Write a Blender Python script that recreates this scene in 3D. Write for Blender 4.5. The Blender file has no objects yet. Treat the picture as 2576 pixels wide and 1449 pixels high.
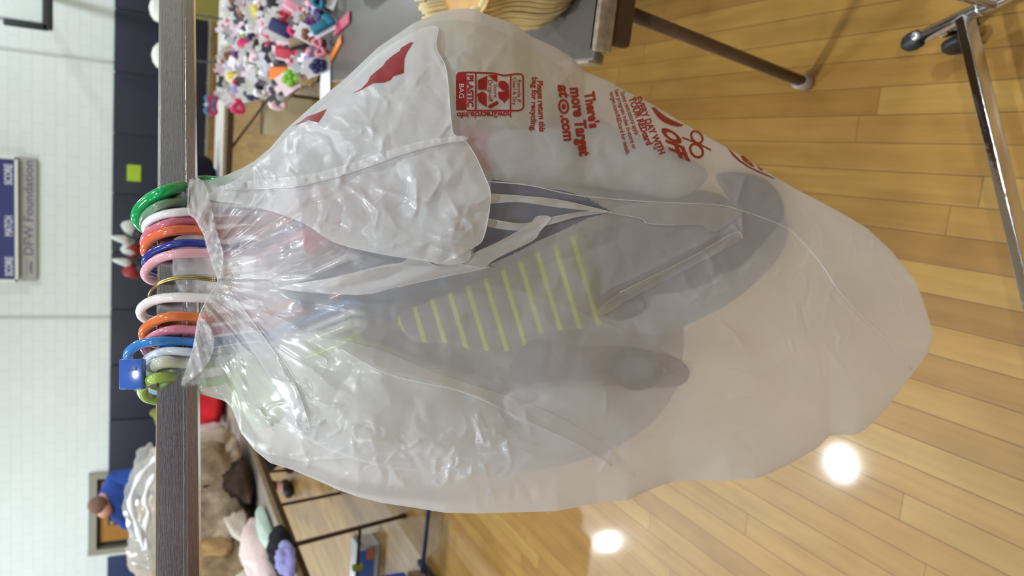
import bpy, bmesh, math, random
import numpy as np
from mathutils import Vector, Matrix
from mathutils.geometry import delaunay_2d_cdt

random.seed(7)
rng = np.random.default_rng(11)
SC = bpy.context.scene
COL = SC.collection

# ------------------------------------------------------------------ camera
FPX = 1940.0                         # focal length in pixels of the 2576-wide frame
PITCH, YAW, ROLL = math.radians(26.2), math.radians(9.83), math.radians(1.0)
CAM = np.array([0.0, 0.0, 1.385])
_h = np.array([-math.sin(YAW), math.cos(YAW), 0.0])
_r = np.array([math.cos(YAW), math.sin(YAW), 0.0])
_z = np.array([0.0, 0.0, 1.0])
FW = _h * math.cos(PITCH) - _z * math.sin(PITCH)
_u = _h * math.sin(PITCH) + _z * math.cos(PITCH)
RT = _r * math.cos(ROLL) + _u * math.sin(ROLL)
UP = _u * math.cos(ROLL) - _r * math.sin(ROLL)
cd = bpy.data.cameras.new('camera')
cam = bpy.data.objects.new('camera', cd)
COL.objects.link(cam)
SC.camera = cam
# the phone was turned on its side: world up is the picture's left edge
M = Matrix(((-UP[0], RT[0], -FW[0], CAM[0]), (-UP[1], RT[1], -FW[1], CAM[1]), (-UP[2], RT[2], -FW[2], CAM[2]), (0, 0, 0, 1)))
cam.matrix_world = M
cd.sensor_width = 36.0
cd.lens = 36.0 * FPX / 2576.0
cd.clip_start = 0.02
cd.clip_end = 200
cd.dof.use_dof = True
cd.dof.focus_distance = 0.62
cd.dof.aperture_fstop = 9.0

# ------------------------------------------------------------------ world, exposure
SC.view_settings.view_transform = 'Standard'
SC.view_settings.look = 'None'
SC.view_settings.gamma = 1.0
SC.view_settings.exposure = 0.63
try:
    SC.cycles.use_denoising = True
    SC.cycles.max_bounces = 14
    SC.cycles.diffuse_bounces = 5
    SC.cycles.transmission_bounces = 10
    SC.cycles.transparent_max_bounces = 24
    SC.cycles.caustics_reflective = False
    SC.cycles.caustics_refractive = False
    SC.cycles.sample_clamp_indirect = 6.0
except Exception:
    pass
w = bpy.data.worlds.new('world')
SC.world = w
w.use_nodes = True
w.node_tree.nodes['Background'].inputs[0].default_value = (0.80, 0.88, 1.0, 1)
w.node_tree.nodes['Background'].inputs[1].default_value = 0.05
LAMP_POWER = 118.0
LAMP_H = 7.0

# ------------------------------------------------------------------ geometry helpers
def ray(x, y):
    x = np.asarray(x, float)[..., None]
    y = np.asarray(y, float)[..., None]
    return FW + (724.5 - y) / FPX * RT - (x - 1288.0) / FPX * UP
def at(x, y, d):
    return CAM + ray(x, y) * np.asarray(d, float)[..., None]
def onz(x, y, hgt):
    r = ray(x, y)
    return CAM + r * (hgt - CAM[2]) / r[2]
def ony(x, y, D):
    r = ray(x, y)
    return CAM + r * (D / r[1])

def setp(o, label=None, cat=None, group=None, kind=None):
    if label: o['label'] = label
    if cat: o['category'] = cat
    if group: o['group'] = group
    if kind: o['kind'] = kind
    return o
def empty(name, loc, label, cat, group=None):
    o = bpy.data.objects.new(name, None)
    o.location = Vector(loc)
    o.empty_display_size = 0.05
    COL.objects.link(o)
    return setp(o, label, cat, group)
def link(name, me, m=None, parent=None, smooth=False):
    o = bpy.data.objects.new(name, me)
    COL.objects.link(o)
    if m is not None:
        me.materials.append(m)
    if smooth:
        me.polygons.foreach_set('use_smooth', [True] * len(me.polygons))
    if parent is not None:
        o.parent = parent
        o.matrix_parent_inverse = Matrix.Translation(-parent.location)
    return o
def mesh(name, vs, fs, m=None, parent=None, smooth=False):
    me = bpy.data.meshes.new(name)
    me.from_pydata([tuple(map(float, v)) for v in vs], [], [tuple(map(int, f)) for f in fs])
    me.update()
    return link(name, me, m, parent, smooth)
class MB:
    """collects shapes into one mesh"""
    def __init__(s): s.v = []; s.f = []
    def add(s, vs, fs):
        b = len(s.v); s.v += [tuple(map(float, v)) for v in vs]; s.f += [tuple(i + b for i in f) for f in fs]; return s
    def box(s, c, size, ax=None, bev=0.0):
        c = np.array(c, float); h = np.array(size, float) / 2
        A = np.eye(3) if ax is None else np.array([np.array(a, float) / np.linalg.norm(a) for a in ax])
        if bev <= 0:
            vs = [c + A[0] * h[0] * i + A[1] * h[1] * j + A[2] * h[2] * k for i in (-1, 1) for j in (-1, 1) for k in (-1, 1)]
            return s.add(vs, [(0, 1, 3, 2), (4, 6, 7, 5), (0, 4, 5, 1), (2, 3, 7, 6), (0, 2, 6, 4), (1, 5, 7, 3)])
        bm = bmesh.new(); bmesh.ops.create_cube(bm, size=1.0)
        for v in bm.verts: v.co = Vector((v.co.x * size[0], v.co.y * size[1], v.co.z * size[2]))
        bmesh.ops.bevel(bm, geom=bm.edges[:], offset=bev, segments=3, affect='EDGES', profile=0.5)
        bm.verts.index_update()
        vs = [c + A[0] * v.co.x + A[1] * v.co.y + A[2] * v.co.z for v in bm.verts]
        fs = [tuple(v.index for v in f.verts) for f in bm.faces]
        bm.free()
        return s.add(vs, fs)
    def tube(s, pts, r, n=12, cap=True, closed=False):
        pts = [np.array(p, float) for p in pts]
        N = len(pts); rs = r if hasattr(r, '__len__') else [r] * N
        b = len(s.v); prev = None
        for i in range(N):
            t = pts[(i + 1) % N if closed else min(i + 1, N - 1)] - pts[(i - 1) % N if closed else max(i - 1, 0)]
            t = t / (np.linalg.norm(t) + 1e-12)
            if prev is None:
                a = np.array([0, 0, 1.0]) if abs(t[2]) < .9 else np.array([1.0, 0, 0])
                u = np.cross(t, a)
            else:
                u = prev - t * np.dot(prev, t)
            u = u / (np.linalg.norm(u) + 1e-12); prev = u; v = np.cross(t, u)
            for k in range(n):
                th = 2 * math.pi * k / n
                s.v.append(tuple(pts[i] + rs[i] * (math.cos(th) * u + math.sin(th) * v)))
        for i in range(N if closed else N - 1):
            j = (i + 1) % N
            for k in range(n):
                s.f.append((b + i * n + k, b + i * n + (k + 1) % n, b + j * n + (k + 1) % n, b + j * n + k))
        if cap and not closed:
            s.f.append(tuple(b + k for k in range(n))[::-1]); s.f.append(tuple(b + (N - 1) * n + k for k in range(n)))
        return s
    def lathe(s, c, axis, prof, n=24):
        """prof: (distance along the axis, radius)"""
        ax = np.array(axis, float); ax /= np.linalg.norm(ax)
        a = np.array([0, 0, 1.0]) if abs(ax[2]) < .9 else np.array([1.0, 0, 0])
        u = np.cross(ax, a); u /= np.linalg.norm(u); v = np.cross(ax, u); c = np.array(c, float); b = len(s.v)
        for (d, r) in prof:
            for k in range(n):
                th = 2 * math.pi * k / n
                s.v.append(tuple(c + ax * d + max(r, 1e-5) * (math.cos(th) * u + math.sin(th) * v)))
        for i in range(len(prof) - 1):
            for k in range(n):
                s.f.append((b + i * n + k, b + i * n + (k + 1) % n, b + (i + 1) * n + (k + 1) % n, b + (i + 1) * n + k))
        s.f.append(tuple(b + k for k in range(n))[::-1]); s.f.append(tuple(b + (len(prof) - 1) * n + k for k in range(n)))
        return s
    def build(s, name, m=None, parent=None, smooth=False, label=None, cat=None, group=None, kind=None):
        o = mesh(name, s.v, s.f, m, parent, smooth)
        return setp(o, label, cat, group, kind)
def smooth_path(pts, n=10):
    pts = [np.array(p, float) for p in pts]; P = [2 * pts[0] - pts[1]] + pts + [2 * pts[-1] - pts[-2]]; out = []
    for i in range(1, len(P) - 2):
        for k in range(n):
            t = k / n
            out.append(0.5 * ((2 * P[i]) + (-P[i - 1] + P[i + 1]) * t + (2 * P[i - 1] - 5 * P[i] + 4 * P[i + 1] - P[i + 2]) * t * t + (-P[i - 1] + 3 * P[i] - 3 * P[i + 1] + P[i + 2]) * t ** 3))
    out.append(pts[-1]); return out
def auto_smooth(o, ang=40):
    """flat shading across sharp edges only"""
    me = o.data
    bm = bmesh.new(); bm.from_mesh(me)
    for f in bm.faces: f.smooth = True
    for e in bm.edges:
        if len(e.link_faces) == 2 and e.calc_face_angle(0) > math.radians(ang): e.smooth = False
    bm.to_mesh(me); bm.free(); return o

# ------------------------------------------------------------------ materials
class NT:
    def __init__(s, name):
        s.m = bpy.data.materials.new(name); s.m.use_nodes = True; s.t = s.m.node_tree; s.t.nodes.clear()
        s.out = s.t.nodes.new('ShaderNodeOutputMaterial')
    def n(s, typ, **k):
        x = s.t.nodes.new(typ)
        for a, b in k.items():
            if a.startswith('_'): setattr(x, a[1:], b)
        return x
    def l(s, a, b): s.t.links.new(a, b)
    def math(s, op, a, b=None, c=None):
        x = s.n('ShaderNodeMath', _operation=op)
        for i, q in enumerate((a, b, c)):
            if q is None: continue
            if isinstance(q, (int, float)): x.inputs[i].default_value = q
            else: s.l(q, x.inputs[i])
        return x.outputs[0]
def srgb(r, g, b):
    return tuple((c / 255 / 12.92) if c / 255 <= .04045 else ((c / 255 + .055) / 1.055) ** 2.4 for c in (r, g, b)) + (1,)
def pbr(name, col, rough=.5, metal=0.0, spec=.5, coat=0, var=0.0, vscale=30, bump=0.0, bscale=60, sss=0, trans=0, stretch=None, emit=None):
    t = NT(name); p = t.n('ShaderNodeBsdfPrincipled')
    p.inputs['Base Color'].default_value = col; p.inputs['Roughness'].default_value = rough; p.inputs['Metallic'].default_value = metal
    p.inputs['Specular IOR Level'].default_value = spec; p.inputs['Coat Weight'].default_value = coat; p.inputs['Coat Roughness'].default_value = .08
    if sss: p.inputs['Subsurface Weight'].default_value = sss; p.inputs['Subsurface Radius'].default_value = (.01, .01, .01)
    if trans: p.inputs['Transmission Weight'].default_value = trans
    if emit: p.inputs['Emission Color'].default_value = col; p.inputs['Emission Strength'].default_value = emit
    tc = t.n('ShaderNodeTexCoord'); mp = t.n('ShaderNodeMapping'); t.l(tc.outputs['Object'], mp.inputs[0])
    if stretch: mp.inputs['Scale'].default_value = stretch
    if var or True:
        nz = t.n('ShaderNodeTexNoise'); nz.inputs['Scale'].default_value = vscale; nz.inputs['Detail'].default_value = 3; t.l(mp.outputs[0], nz.inputs['Vector'])
        hs = t.n('ShaderNodeMixRGB', _blend_type='MULTIPLY'); hs.inputs[0].default_value = 1.0
        v = max(var, .04)
        cr = t.n('ShaderNodeValToRGB'); cr.color_ramp.elements[0].position = .3; cr.color_ramp.elements[1].position = .7
        cr.color_ramp.elements[0].color = (1 - v,) * 3 + (1,); cr.color_ramp.elements[1].color = (1, 1, 1, 1)
        t.l(nz.outputs['Fac'], cr.inputs[0]); t.l(cr.outputs[0], hs.inputs[2]); hs.inputs[1].default_value = col; t.l(hs.outputs[0], p.inputs['Base Color'])
    if bump:
        nb = t.n('ShaderNodeTexNoise'); nb.inputs['Scale'].default_value = bscale; nb.inputs['Detail'].default_value = 4; t.l(mp.outputs[0], nb.inputs['Vector'])
        b = t.n('ShaderNodeBump'); b.inputs['Strength'].default_value = bump; b.inputs['Distance'].default_value = .01
        t.l(nb.outputs['Fac'], b.inputs['Height']); t.l(b.outputs[0], p.inputs['Normal'])
    t.l(p.outputs[0], t.out.inputs[0]); return t.m
_mc = {}
def cm(r, g, b, rough=.55, **k):
    key = (r, g, b, rough, tuple(sorted(k.items())))
    if key not in _mc: _mc[key] = pbr('surface_%d_%d_%d' % (r, g, b), srgb(r, g, b), rough, **k)
    return _mc[key]

def floor_mat():
    t = NT('maple_strip_floor'); geo = t.n('ShaderNodeTexCoord'); sep = t.n('ShaderNodeSeparateXYZ'); t.l(geo.outputs['Object'], sep.inputs[0])
    X, Y = sep.outputs[0], sep.outputs[1]
    W, L = .0572, 1.15
    u = t.math('DIVIDE', t.math('ADD', X, 20.013), W); row = t.math('FLOOR', u); fu = t.math('SUBTRACT', u, row)
    wn = t.n('ShaderNodeTexWhiteNoise', _noise_dimensions='1D'); t.l(row, wn.inputs['W'])
    v = t.math('ADD', t.math('DIVIDE', Y, L), t.math('MULTIPLY', wn.outputs['Value'], 17.3)); cell = t.math('FLOOR', v); fv = t.math('SUBTRACT', v, cell)
    cb = t.n('ShaderNodeCombineXYZ'); t.l(row, cb.inputs[0]); t.l(cell, cb.inputs[1])
    w2 = t.n('ShaderNodeTexWhiteNoise', _noise_dimensions='3D'); t.l(cb.outputs[0], w2.inputs['Vector'])
    cr = t.n('ShaderNodeValToRGB'); e = cr.color_ramp.elements
    e[0].position = 0; e[0].color = srgb(138, 100, 43); e[1].position = 1; e[1].color = srgb(163, 130, 67)
    q = e.new(.35); q.color = srgb(153, 116, 54); q = e.new(.7); q.color = srgb(158, 121, 58); q = e.new(.12); q.color = srgb(147, 109, 50)
    t.l(w2.outputs['Value'], cr.inputs[0])
    # grain running along each strip
    mp = t.n('ShaderNodeMapping'); mp.inputs['Scale'].default_value = (60, 3.0, 1); t.l(geo.outputs['Object'], mp.inputs[0])
    off = t.n('ShaderNodeVectorMath', _operation='MULTIPLY_ADD'); t.l(w2.outputs['Color'], off.inputs[0]); off.inputs[1].default_value = (40, 40, 40); t.l(mp.outputs[0], off.inputs[2])
    nz = t.n('ShaderNodeTexNoise'); nz.inputs['Scale'].default_value = 1.0; nz.inputs['Detail'].default_value = 5; nz.inputs['Distortion'].default_value = .6; t.l(off.outputs[0], nz.inputs['Vector'])
    g = t.n('ShaderNodeValToRGB'); g.color_ramp.elements[0].position = .3; g.color_ramp.elements[0].color = (.80, .74, .64, 1); g.color_ramp.elements[1].position = .62; g.color_ramp.elements[1].color = (1, 1, 1, 1); t.l(nz.outputs['Fac'], g.inputs[0])
    m1 = t.n('ShaderNodeMixRGB', _blend_type='MULTIPLY'); m1.inputs[0].default_value = .65; t.l(cr.outputs[0], m1.inputs[1]); t.l(g.outputs[0], m1.inputs[2])
    # broad figure and knots
    mp2 = t.n('ShaderNodeMapping'); mp2.inputs['Scale'].default_value = (16, 5, 1); t.l(geo.outputs['Object'], mp2.inputs[0])
    n2 = t.n('ShaderNodeTexNoise'); n2.inputs['Scale'].default_value = 1; n2.inputs['Detail'].default_value = 3; t.l(mp2.outputs[0], n2.inputs['Vector'])
    g2 = t.n('ShaderNodeValToRGB'); g2.color_ramp.elements[0].position = .3; g2.color_ramp.elements[0].color = (.82, .76, .68, 1); g2.color_ramp.elements[1].position = .6; g2.color_ramp.elements[1].color = (1, 1, 1, 1); t.l(n2.outputs['Fac'], g2.inputs[0])
    m2 = t.n('ShaderNodeMixRGB', _blend_type='MULTIPLY'); m2.inputs[0].default_value = .8; t.l(m1.outputs[0], m2.inputs[1]); t.l(g2.outputs[0], m2.inputs[2])
    vo = t.n('ShaderNodeTexVoronoi'); vo.inputs['Scale'].default_value = 2.6; mp3 = t.n('ShaderNodeMapping'); mp3.inputs['Scale'].default_value = (1.7, 1, 1); t.l(geo.outputs['Object'], mp3.inputs[0]); t.l(mp3.outputs[0], vo.inputs['Vector'])
    kn = t.n('ShaderNodeValToRGB'); kn.color_ramp.elements[0].position = .012; kn.color_ramp.elements[0].color = (.25, .14, .08, 1); kn.color_ramp.elements[1].position = .035; kn.color_ramp.elements[1].color = (1, 1, 1, 1); t.l(vo.outputs['Distance'], kn.inputs[0])
    m3 = t.n('ShaderNodeMixRGB', _blend_type='MULTIPLY'); m3.inputs[0].default_value = 1; t.l(m2.outputs[0], m3.inputs[1]); t.l(kn.outputs[0], m3.inputs[2])
    # seams
    du = t.math('MULTIPLY', t.math('MINIMUM', fu, t.math('SUBTRACT', 1.0, fu)), W)
    dv = t.math('MULTIPLY', t.math('MINIMUM', fv, t.math('SUBTRACT', 1.0, fv)), L)
    d = t.math('MINIMUM', du, dv)
    s = t.n('ShaderNodeMapRange'); s.inputs['From Min'].default_value = .0004; s.inputs['From Max'].default_value = .0013; t.l(d, s.inputs['Value'])
    m4 = t.n('ShaderNodeMixRGB', _blend_type='MIX'); t.l(s.outputs[0], m4.inputs[0]); m4.inputs[1].default_value = srgb(96, 68, 30); t.l(m3.outputs[0], m4.inputs[2])
    p = t.n('ShaderNodeBsdfPrincipled'); t.l(m4.outputs[0], p.inputs['Base Color']); p.inputs['Roughness'].default_value = .40; p.inputs['Coat Weight'].default_value = .14; p.inputs['Coat Roughness'].default_value = .07
    b = t.n('ShaderNodeBump'); b.inputs['Strength'].default_value = .25; b.inputs['Distance'].default_value = .0006; t.l(s.outputs[0], b.inputs['Height']); t.l(b.outputs[0], p.inputs['Normal'])
    t.l(p.outputs[0], t.out.inputs[0]); return t.m
def block_mat():
    t = NT('painted_block'); tc = t.n('ShaderNodeTexCoord'); sep = t.n('ShaderNodeSeparateXYZ'); t.l(tc.outputs['Object'], sep.inputs[0])
    cb = t.n('ShaderNodeCombineXYZ'); t.l(sep.outputs[0], cb.inputs[0]); t.l(sep.outputs[2], cb.inputs[1])
    br = t.n('ShaderNodeTexBrick'); br.inputs['Color1'].default_value = srgb(226, 236, 237); br.inputs['Color2'].default_value = srgb(222, 233, 234); br.inputs['Mortar'].default_value = srgb(204, 211, 208)
    br.inputs['Scale'].default_value = 1; br.inputs['Brick Width'].default_value = .4; br.inputs['Row Height'].default_value = .2; br.inputs['Mortar Size'].default_value = .005; br.inputs['Mortar Smooth'].default_value = .6; t.l(cb.outputs[0], br.inputs['Vector'])
    p = t.n('ShaderNodeBsdfPrincipled'); t.l(br.outputs['Color'], p.inputs['Base Color']); p.inputs['Roughness'].default_value = .45
    b = t.n('ShaderNodeBump'); b.inputs['Strength'].default_value = .3; b.inputs['Distance'].default_value = .004; b.invert = True; t.l(br.outputs['Fac'], b.inputs['Height']); t.l(b.outputs[0], p.inputs['Normal'])
    t.l(p.outputs[0], t.out.inputs[0]); return t.m
def film_mat(name, col, clear=.28, haze=.30, rough=.27, milk=.42, crinkle=.16, tint=(1, 1, 1, 1), cs=22.0):
    """thin milky polythene: part straight through, part scattered forward, part diffuse, glossy skin with fine crinkle"""
    t = NT(name)
    tc = t.n('ShaderNodeTexCoord')
    mg = t.n('ShaderNodeTexNoise', _noise_dimensions='3D'); mg.inputs['Scale'].default_value = cs; mg.inputs['Detail'].default_value = 2; mg.inputs['Distortion'].default_value = .8; t.l(tc.outputs['Object'], mg.inputs['Vector'])
    rg = t.math('ABSOLUTE', t.math('SUBTRACT', mg.outputs['Fac'], .5))
    b = t.n('ShaderNodeBump'); b.inputs['Strength'].default_value = crinkle; b.inputs['Distance'].default_value = .006; t.l(rg, b.inputs['Height'])
    tr = t.n('ShaderNodeBsdfTransparent'); tr.inputs[0].default_value = tint
    rf = t.n('ShaderNodeBsdfRefraction'); rf.inputs['IOR'].default_value = 1.12; rf.inputs['Roughness'].default_value = .75; rf.inputs['Color'].default_value = tint
    df = t.n('ShaderNodeBsdfDiffuse'); df.inputs[0].default_value = col; t.l(b.outputs[0], df.inputs['Normal'])
    tl = t.n('ShaderNodeBsdfTranslucent'); tl.inputs[0].default_value = col; t.l(b.outputs[0], tl.inputs['Normal'])
    gl = t.n('ShaderNodeBsdfGlossy'); gl.inputs['Roughness'].default_value = rough; gl.inputs[0].default_value = (1, 1, 1, 1); t.l(b.outputs[0], gl.inputs['Normal'])
    a = t.n('ShaderNodeMixShader'); a.inputs[0].default_value = haze / (haze + clear) if haze + clear > 0 else 0; t.l(tr.outputs[0], a.inputs[1]); t.l(rf.outputs[0], a.inputs[2])
    c = t.n('ShaderNodeMixShader'); c.inputs[0].default_value = .42; t.l(df.outputs[0], c.inputs[1]); t.l(tl.outputs[0], c.inputs[2])
    d = t.n('ShaderNodeMixShader'); d.inputs[0].default_value = milk; t.l(a.outputs[0], d.inputs[1]); t.l(c.outputs[0], d.inputs[2])
    fr = t.n('ShaderNodeFresnel'); fr.inputs['IOR'].default_value = 1.45; t.l(b.outputs[0], fr.inputs['Normal'])
    # both faces of a film act alike: use the facing term rather than the solid's inside fresnel
    lw = t.n('ShaderNodeLayerWeight'); lw.inputs['Blend'].default_value = .22; t.l(b.outputs[0], lw.inputs['Normal'])
    k = t.math('MULTIPLY_ADD', lw.outputs['Facing'], .16, .03)
    e = t.n('ShaderNodeMixShader'); t.l(k, e.inputs[0]); t.l(d.outputs[0], e.inputs[1]); t.l(gl.outputs[0], e.inputs[2])
    t.l(e.outputs[0], t.out.inputs[0]); return t.m

M_floor = floor_mat(); M_block = block_mat()
M_navy = pbr('navy_vinyl', srgb(24, 28, 50), .5, var=.1, vscale=4)
M_chrome = pbr('chrome', (.76, .76, .82, 1), .13, 1.0, bump=.08, bscale=90, stretch=(1, 1, 30))
M_chrome2 = pbr('chrome_round', (.72, .70, .72, 1), .10, 1.0)
M_rubber = pbr('black_rubber', srgb(24, 26, 28), .5)
M_film = film_mat('milky_bag_film', (.92, .915, .95, 1), clear=.36, haze=.20, milk=.52)
M_film2 = film_mat('milky_bag_film_doubled', (.97, .96, .985, 1), clear=.25, haze=.15, milk=.78, crinkle=.2)
M_red = pbr('red_print', srgb(150, 13, 30), .35, spec=.4)
M_whiteprint = pbr('unprinted_letters', srgb(226, 205, 208), .4)

# ------------------------------------------------------------------ lights: ceiling lamps of the gym
def lamp_xy(x, y):
    f_ = onz(x, y, 0.0)
    return CAM[:2] + (f_[:2] - CAM[:2]) * (CAM[2] + LAMP_H) / CAM[2]
A0 = lamp_xy(2118, 1165); A1 = lamp_xy(1530, 1362)
M_lampbody = cm(70, 72, 76, .5); M_glow = pbr('lamp_glow', (1, .98, .94, 1), .5, emit=9.0)
lamp_pts = [(A0, ''), (A1, '')]
for gx, gy in ((3.2, 7.5), (9.0, 7.5), (3.2, 1.0), (-2.6, 1.4), (-9.2, 7.0), (9.0, 1.0), (-9.0, 0.5), (3.0, 13.8), (9.0, 13.5), (-10.5, 13.5), (0.0, -5.0), (-7.0, -6.0), (7.0, -6.0)):
    lamp_pts.append((np.array([gx, gy]), ''))
for i, (q, _) in enumerate(lamp_pts):
    loc = (float(q[0]), float(q[1]), LAMP_H)
    t = empty('ceiling_lamp', loc, 'round grey high bay lamp hanging from the gym ceiling', 'lamp', 'high bay lamps under the gym ceiling')
    MB().lathe((loc[0], loc[1], LAMP_H + .06), (0, 0, 1), [(0, .30), (.1, .29), (.22, .18), (.3, .07), (.5, .05)], 24).build('housing', M_lampbody, t, True)
    ls = .5 if i == 1 else 1.0
    MB().lathe((loc[0], loc[1], LAMP_H + .02), (0, 0, 1), [(0, .16 * ls), (.02, .27 * ls), (.04, .27 * ls)], 24).build('diffuser', M_glow, t, True)
    MB().tube([(loc[0], loc[1], LAMP_H + .5), (loc[0], loc[1], 8.5)], .012, 6).build('suspension_rod', M_lampbody, t)
    ld = bpy.data.lights.new('lamp_light', 'AREA'); ld.shape = 'DISK'; ld.size = .5 * ls; ld.energy = LAMP_POWER * ((.55 if q[0] > 2.5 and q[1] < 10 else 1.15 if q[0] < -5 else 1.0) * (1.7 if -4 < q[0] < 4 and q[1] < 3 else 1.0) * (1.7 if q[1] > 10 else 1.0)); ld.color = (.87, .955, 1.0)
    lo = bpy.data.objects.new('lamp_light', ld); COL.objects.link(lo); lo.location = (0, 0, -.02); lo.parent = t

# ------------------------------------------------------------------ setting
WX0, WX1, WY0, WY1, WH = -14.0, 12.0, -9.0, 18.0, 8.5
def quad_box(name, c, size, m, kind='structure'):
    return MB().box(c, size).build(name, m, None, kind=kind)
quad_box('floor', ((WX0 + WX1) / 2, (WY0 + WY1) / 2, -.05), (WX1 - WX0, WY1 - WY0, .1), M_floor)
quad_box('ceiling', ((WX0 + WX1) / 2, (WY0 + WY1) / 2, WH + .05), (WX1 - WX0 + .4, WY1 - WY0 + .4, .1), cm(196, 200, 202, .8))
quad_box('wall_left', (WX0 - .1, (WY0 + WY1) / 2, WH / 2), (.2, WY1 - WY0, WH), M_block)
quad_box('wall_right', (WX1 + .1, (WY0 + WY1) / 2, WH / 2), (.2, WY1 - WY0, WH), M_block)
quad_box('wall_back', ((WX0 + WX1) / 2, WY0 - .1, WH / 2), (WX1 - WX0 + .4, .2, WH), M_block)
# far wall with the doorway cut out
DX0, DX1, DH = -9.24, -7.35, 2.17
b = MB()
b.box(((WX0 + DX0) / 2, WY1 + .1, WH / 2), (DX0 - WX0, .2, WH)); b.box(((DX1 + WX1) / 2, WY1 + .1, WH / 2), (WX1 - DX1, .2, WH))
b.box(((DX0 + DX1) / 2, WY1 + .1, (DH + WH) / 2), (DX1 - DX0, .2, WH - DH))
b.build('wall_far', M_block, None, kind='structure')
# faint vertical conduit and control joint on the far wall
for (px, pw, nm) in ((1.35, .05, 'trim_1'), (-3.9, .05, 'trim_2')):
    MB().box((px, WY1 - .012, 1.8 + 3.3), (pw, .024, 6.6)).build(nm, cm(196, 204, 202, .5), None, kind='structure')
# door
MB().box((DX0 + .06, WY1 + .015, DH / 2 + .002), (.124, .21, DH + .004)).box((DX1 - .06, WY1 + .015, DH / 2 + .002), (.124, .21, DH + .004)).box(((DX0 + DX1) / 2, WY1 + .02, DH - .08), (DX1 - DX0 - .24, .2, .16)).build('trim_3', cm(150, 150, 138, .5), None, kind='structure')
d = MB().box(((DX0 + DX1) / 2, WY1 + .1, DH / 2), (DX1 - DX0 - .24, .05, DH - .2)).build('door_1', cm(44, 42, 46, .5), None, kind='structure')
MB().box(((DX0 + DX1) / 2, WY1 + .06, DH / 2 - .05), (DX1 - DX0 - .48, .05, DH - .36), bev=.01).build('door_panel', cm(176, 124, 52, .45, var=.25, vscale=3), d)
MB().tube([(DX1 - .42, WY1 + .0, 1.05), (DX1 - .60, WY1 + .0, 1.05)], .014, 8).box((DX1 - .42, WY1 + .02, 1.05), (.05, .03, .16)).build('door_handle', M_chrome2, d)
# navy wall pads, 1.8 m high
PADW = 1.22; k = 0
pad_xs = [1.17 + PADW * i for i in range(-7, 7)]
for x0 in pad_xs:
    MB().box((x0 - PADW / 2, WY1 - .035, .92), (PADW - .012, .07, 1.74), bev=.02).build('wall_pad', M_navy, None, True, 'tall navy vinyl safety pad lining the foot of the white block wall', 'wall pad', 'navy pads along the far wall')
for x0 in (DX0 - .1, DX0 - .1 - PADW):
    MB().box((x0 - PADW / 2, WY1 - .035, .92), (PADW - .012, .07, 1.74), bev=.02).build('wall_pad', cm(34, 48, 92, .42), None, True, 'tall navy wall pad beyond the tan door, on its far side from the scoreboard', 'wall pad', 'navy pads past the tan door')
for i in range(0):
    y0 = WY0 + 1 + i * 2.0
    pass
for i in range(12):
    MB().box((WX0 + .04 + .05 + i * 0, WY0 + 1.2 + i * 2.2, .92), (.07, 2.1, 1.74), bev=.02).build('wall_pad', M_navy, None, True, 'navy vinyl safety pad along the side wall of the gym', 'wall pad', 'navy pads along the side wall')
for i in range(11):
    MB().box((WX0 + 2.0 + i * 2.2, WY0 + .05, .92), (2.1, .07, 1.74), bev=.02).build('wall_pad', M_navy, None, True, 'navy vinyl safety pad on the wall behind the photographer', 'wall pad', 'navy pads on the rear wall')

# ------------------------------------------------------------------ text helper
def text_mesh(body, bold=0.0, shear=0.0, sub=0):
    cu = bpy.data.curves.new('lettering', 'FONT'); cu.body = body; cu.size = 1.0; cu.offset = bold; cu.shear = shear; cu.resolution_u = 3
    o = bpy.data.objects.new('lettering', cu); COL.objects.link(o); bpy.context.view_layer.update()
    dg = bpy.context.evaluated_depsgraph_get(); me = bpy.data.meshes.new_from_object(o.evaluated_get(dg))
    bpy.data.objects.remove(o); bpy.data.curves.remove(cu)
    bm = bmesh.new(); bm.from_mesh(me); bmesh.ops.triangulate(bm, faces=bm.faces[:])
    for _ in range(sub):
        bmesh.ops.subdivide_edges(bm, edges=[e for e in bm.edges if e.calc_length() > .12], cuts=1)
        bmesh.ops.triangulate(bm, faces=[f for f in bm.faces if len(f.verts) > 3])
    bm.to_mesh(me); bm.free()
    n = len(me.vertices); a = np.zeros(n * 3); me.vertices.foreach_get('co', a); a = a.reshape(-1, 3)
    fs = [tuple(p.vertices) for p in me.polygons]; bpy.data.meshes.remove(me)
    return a, fs
def flat_text(name, body, p0, xdir, zdir, width, height, m, parent, bold=.02, thick=.004):
    a, fs = text_mesh(body, bold)
    w_ = a[:, 0].max() - a[:, 0].min(); x_ = (a[:, 0] - a[:, 0].min()) / w_ * width; y_ = a[:, 1] / .72 * height
    p0 = np.array(p0, float); xd = np.array(xdir, float); zd = np.array(zdir, float)
    vs = p0 + x_[:, None] * xd + y_[:, None] * zd
    return mesh(name, vs, fs, m, parent)

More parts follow.
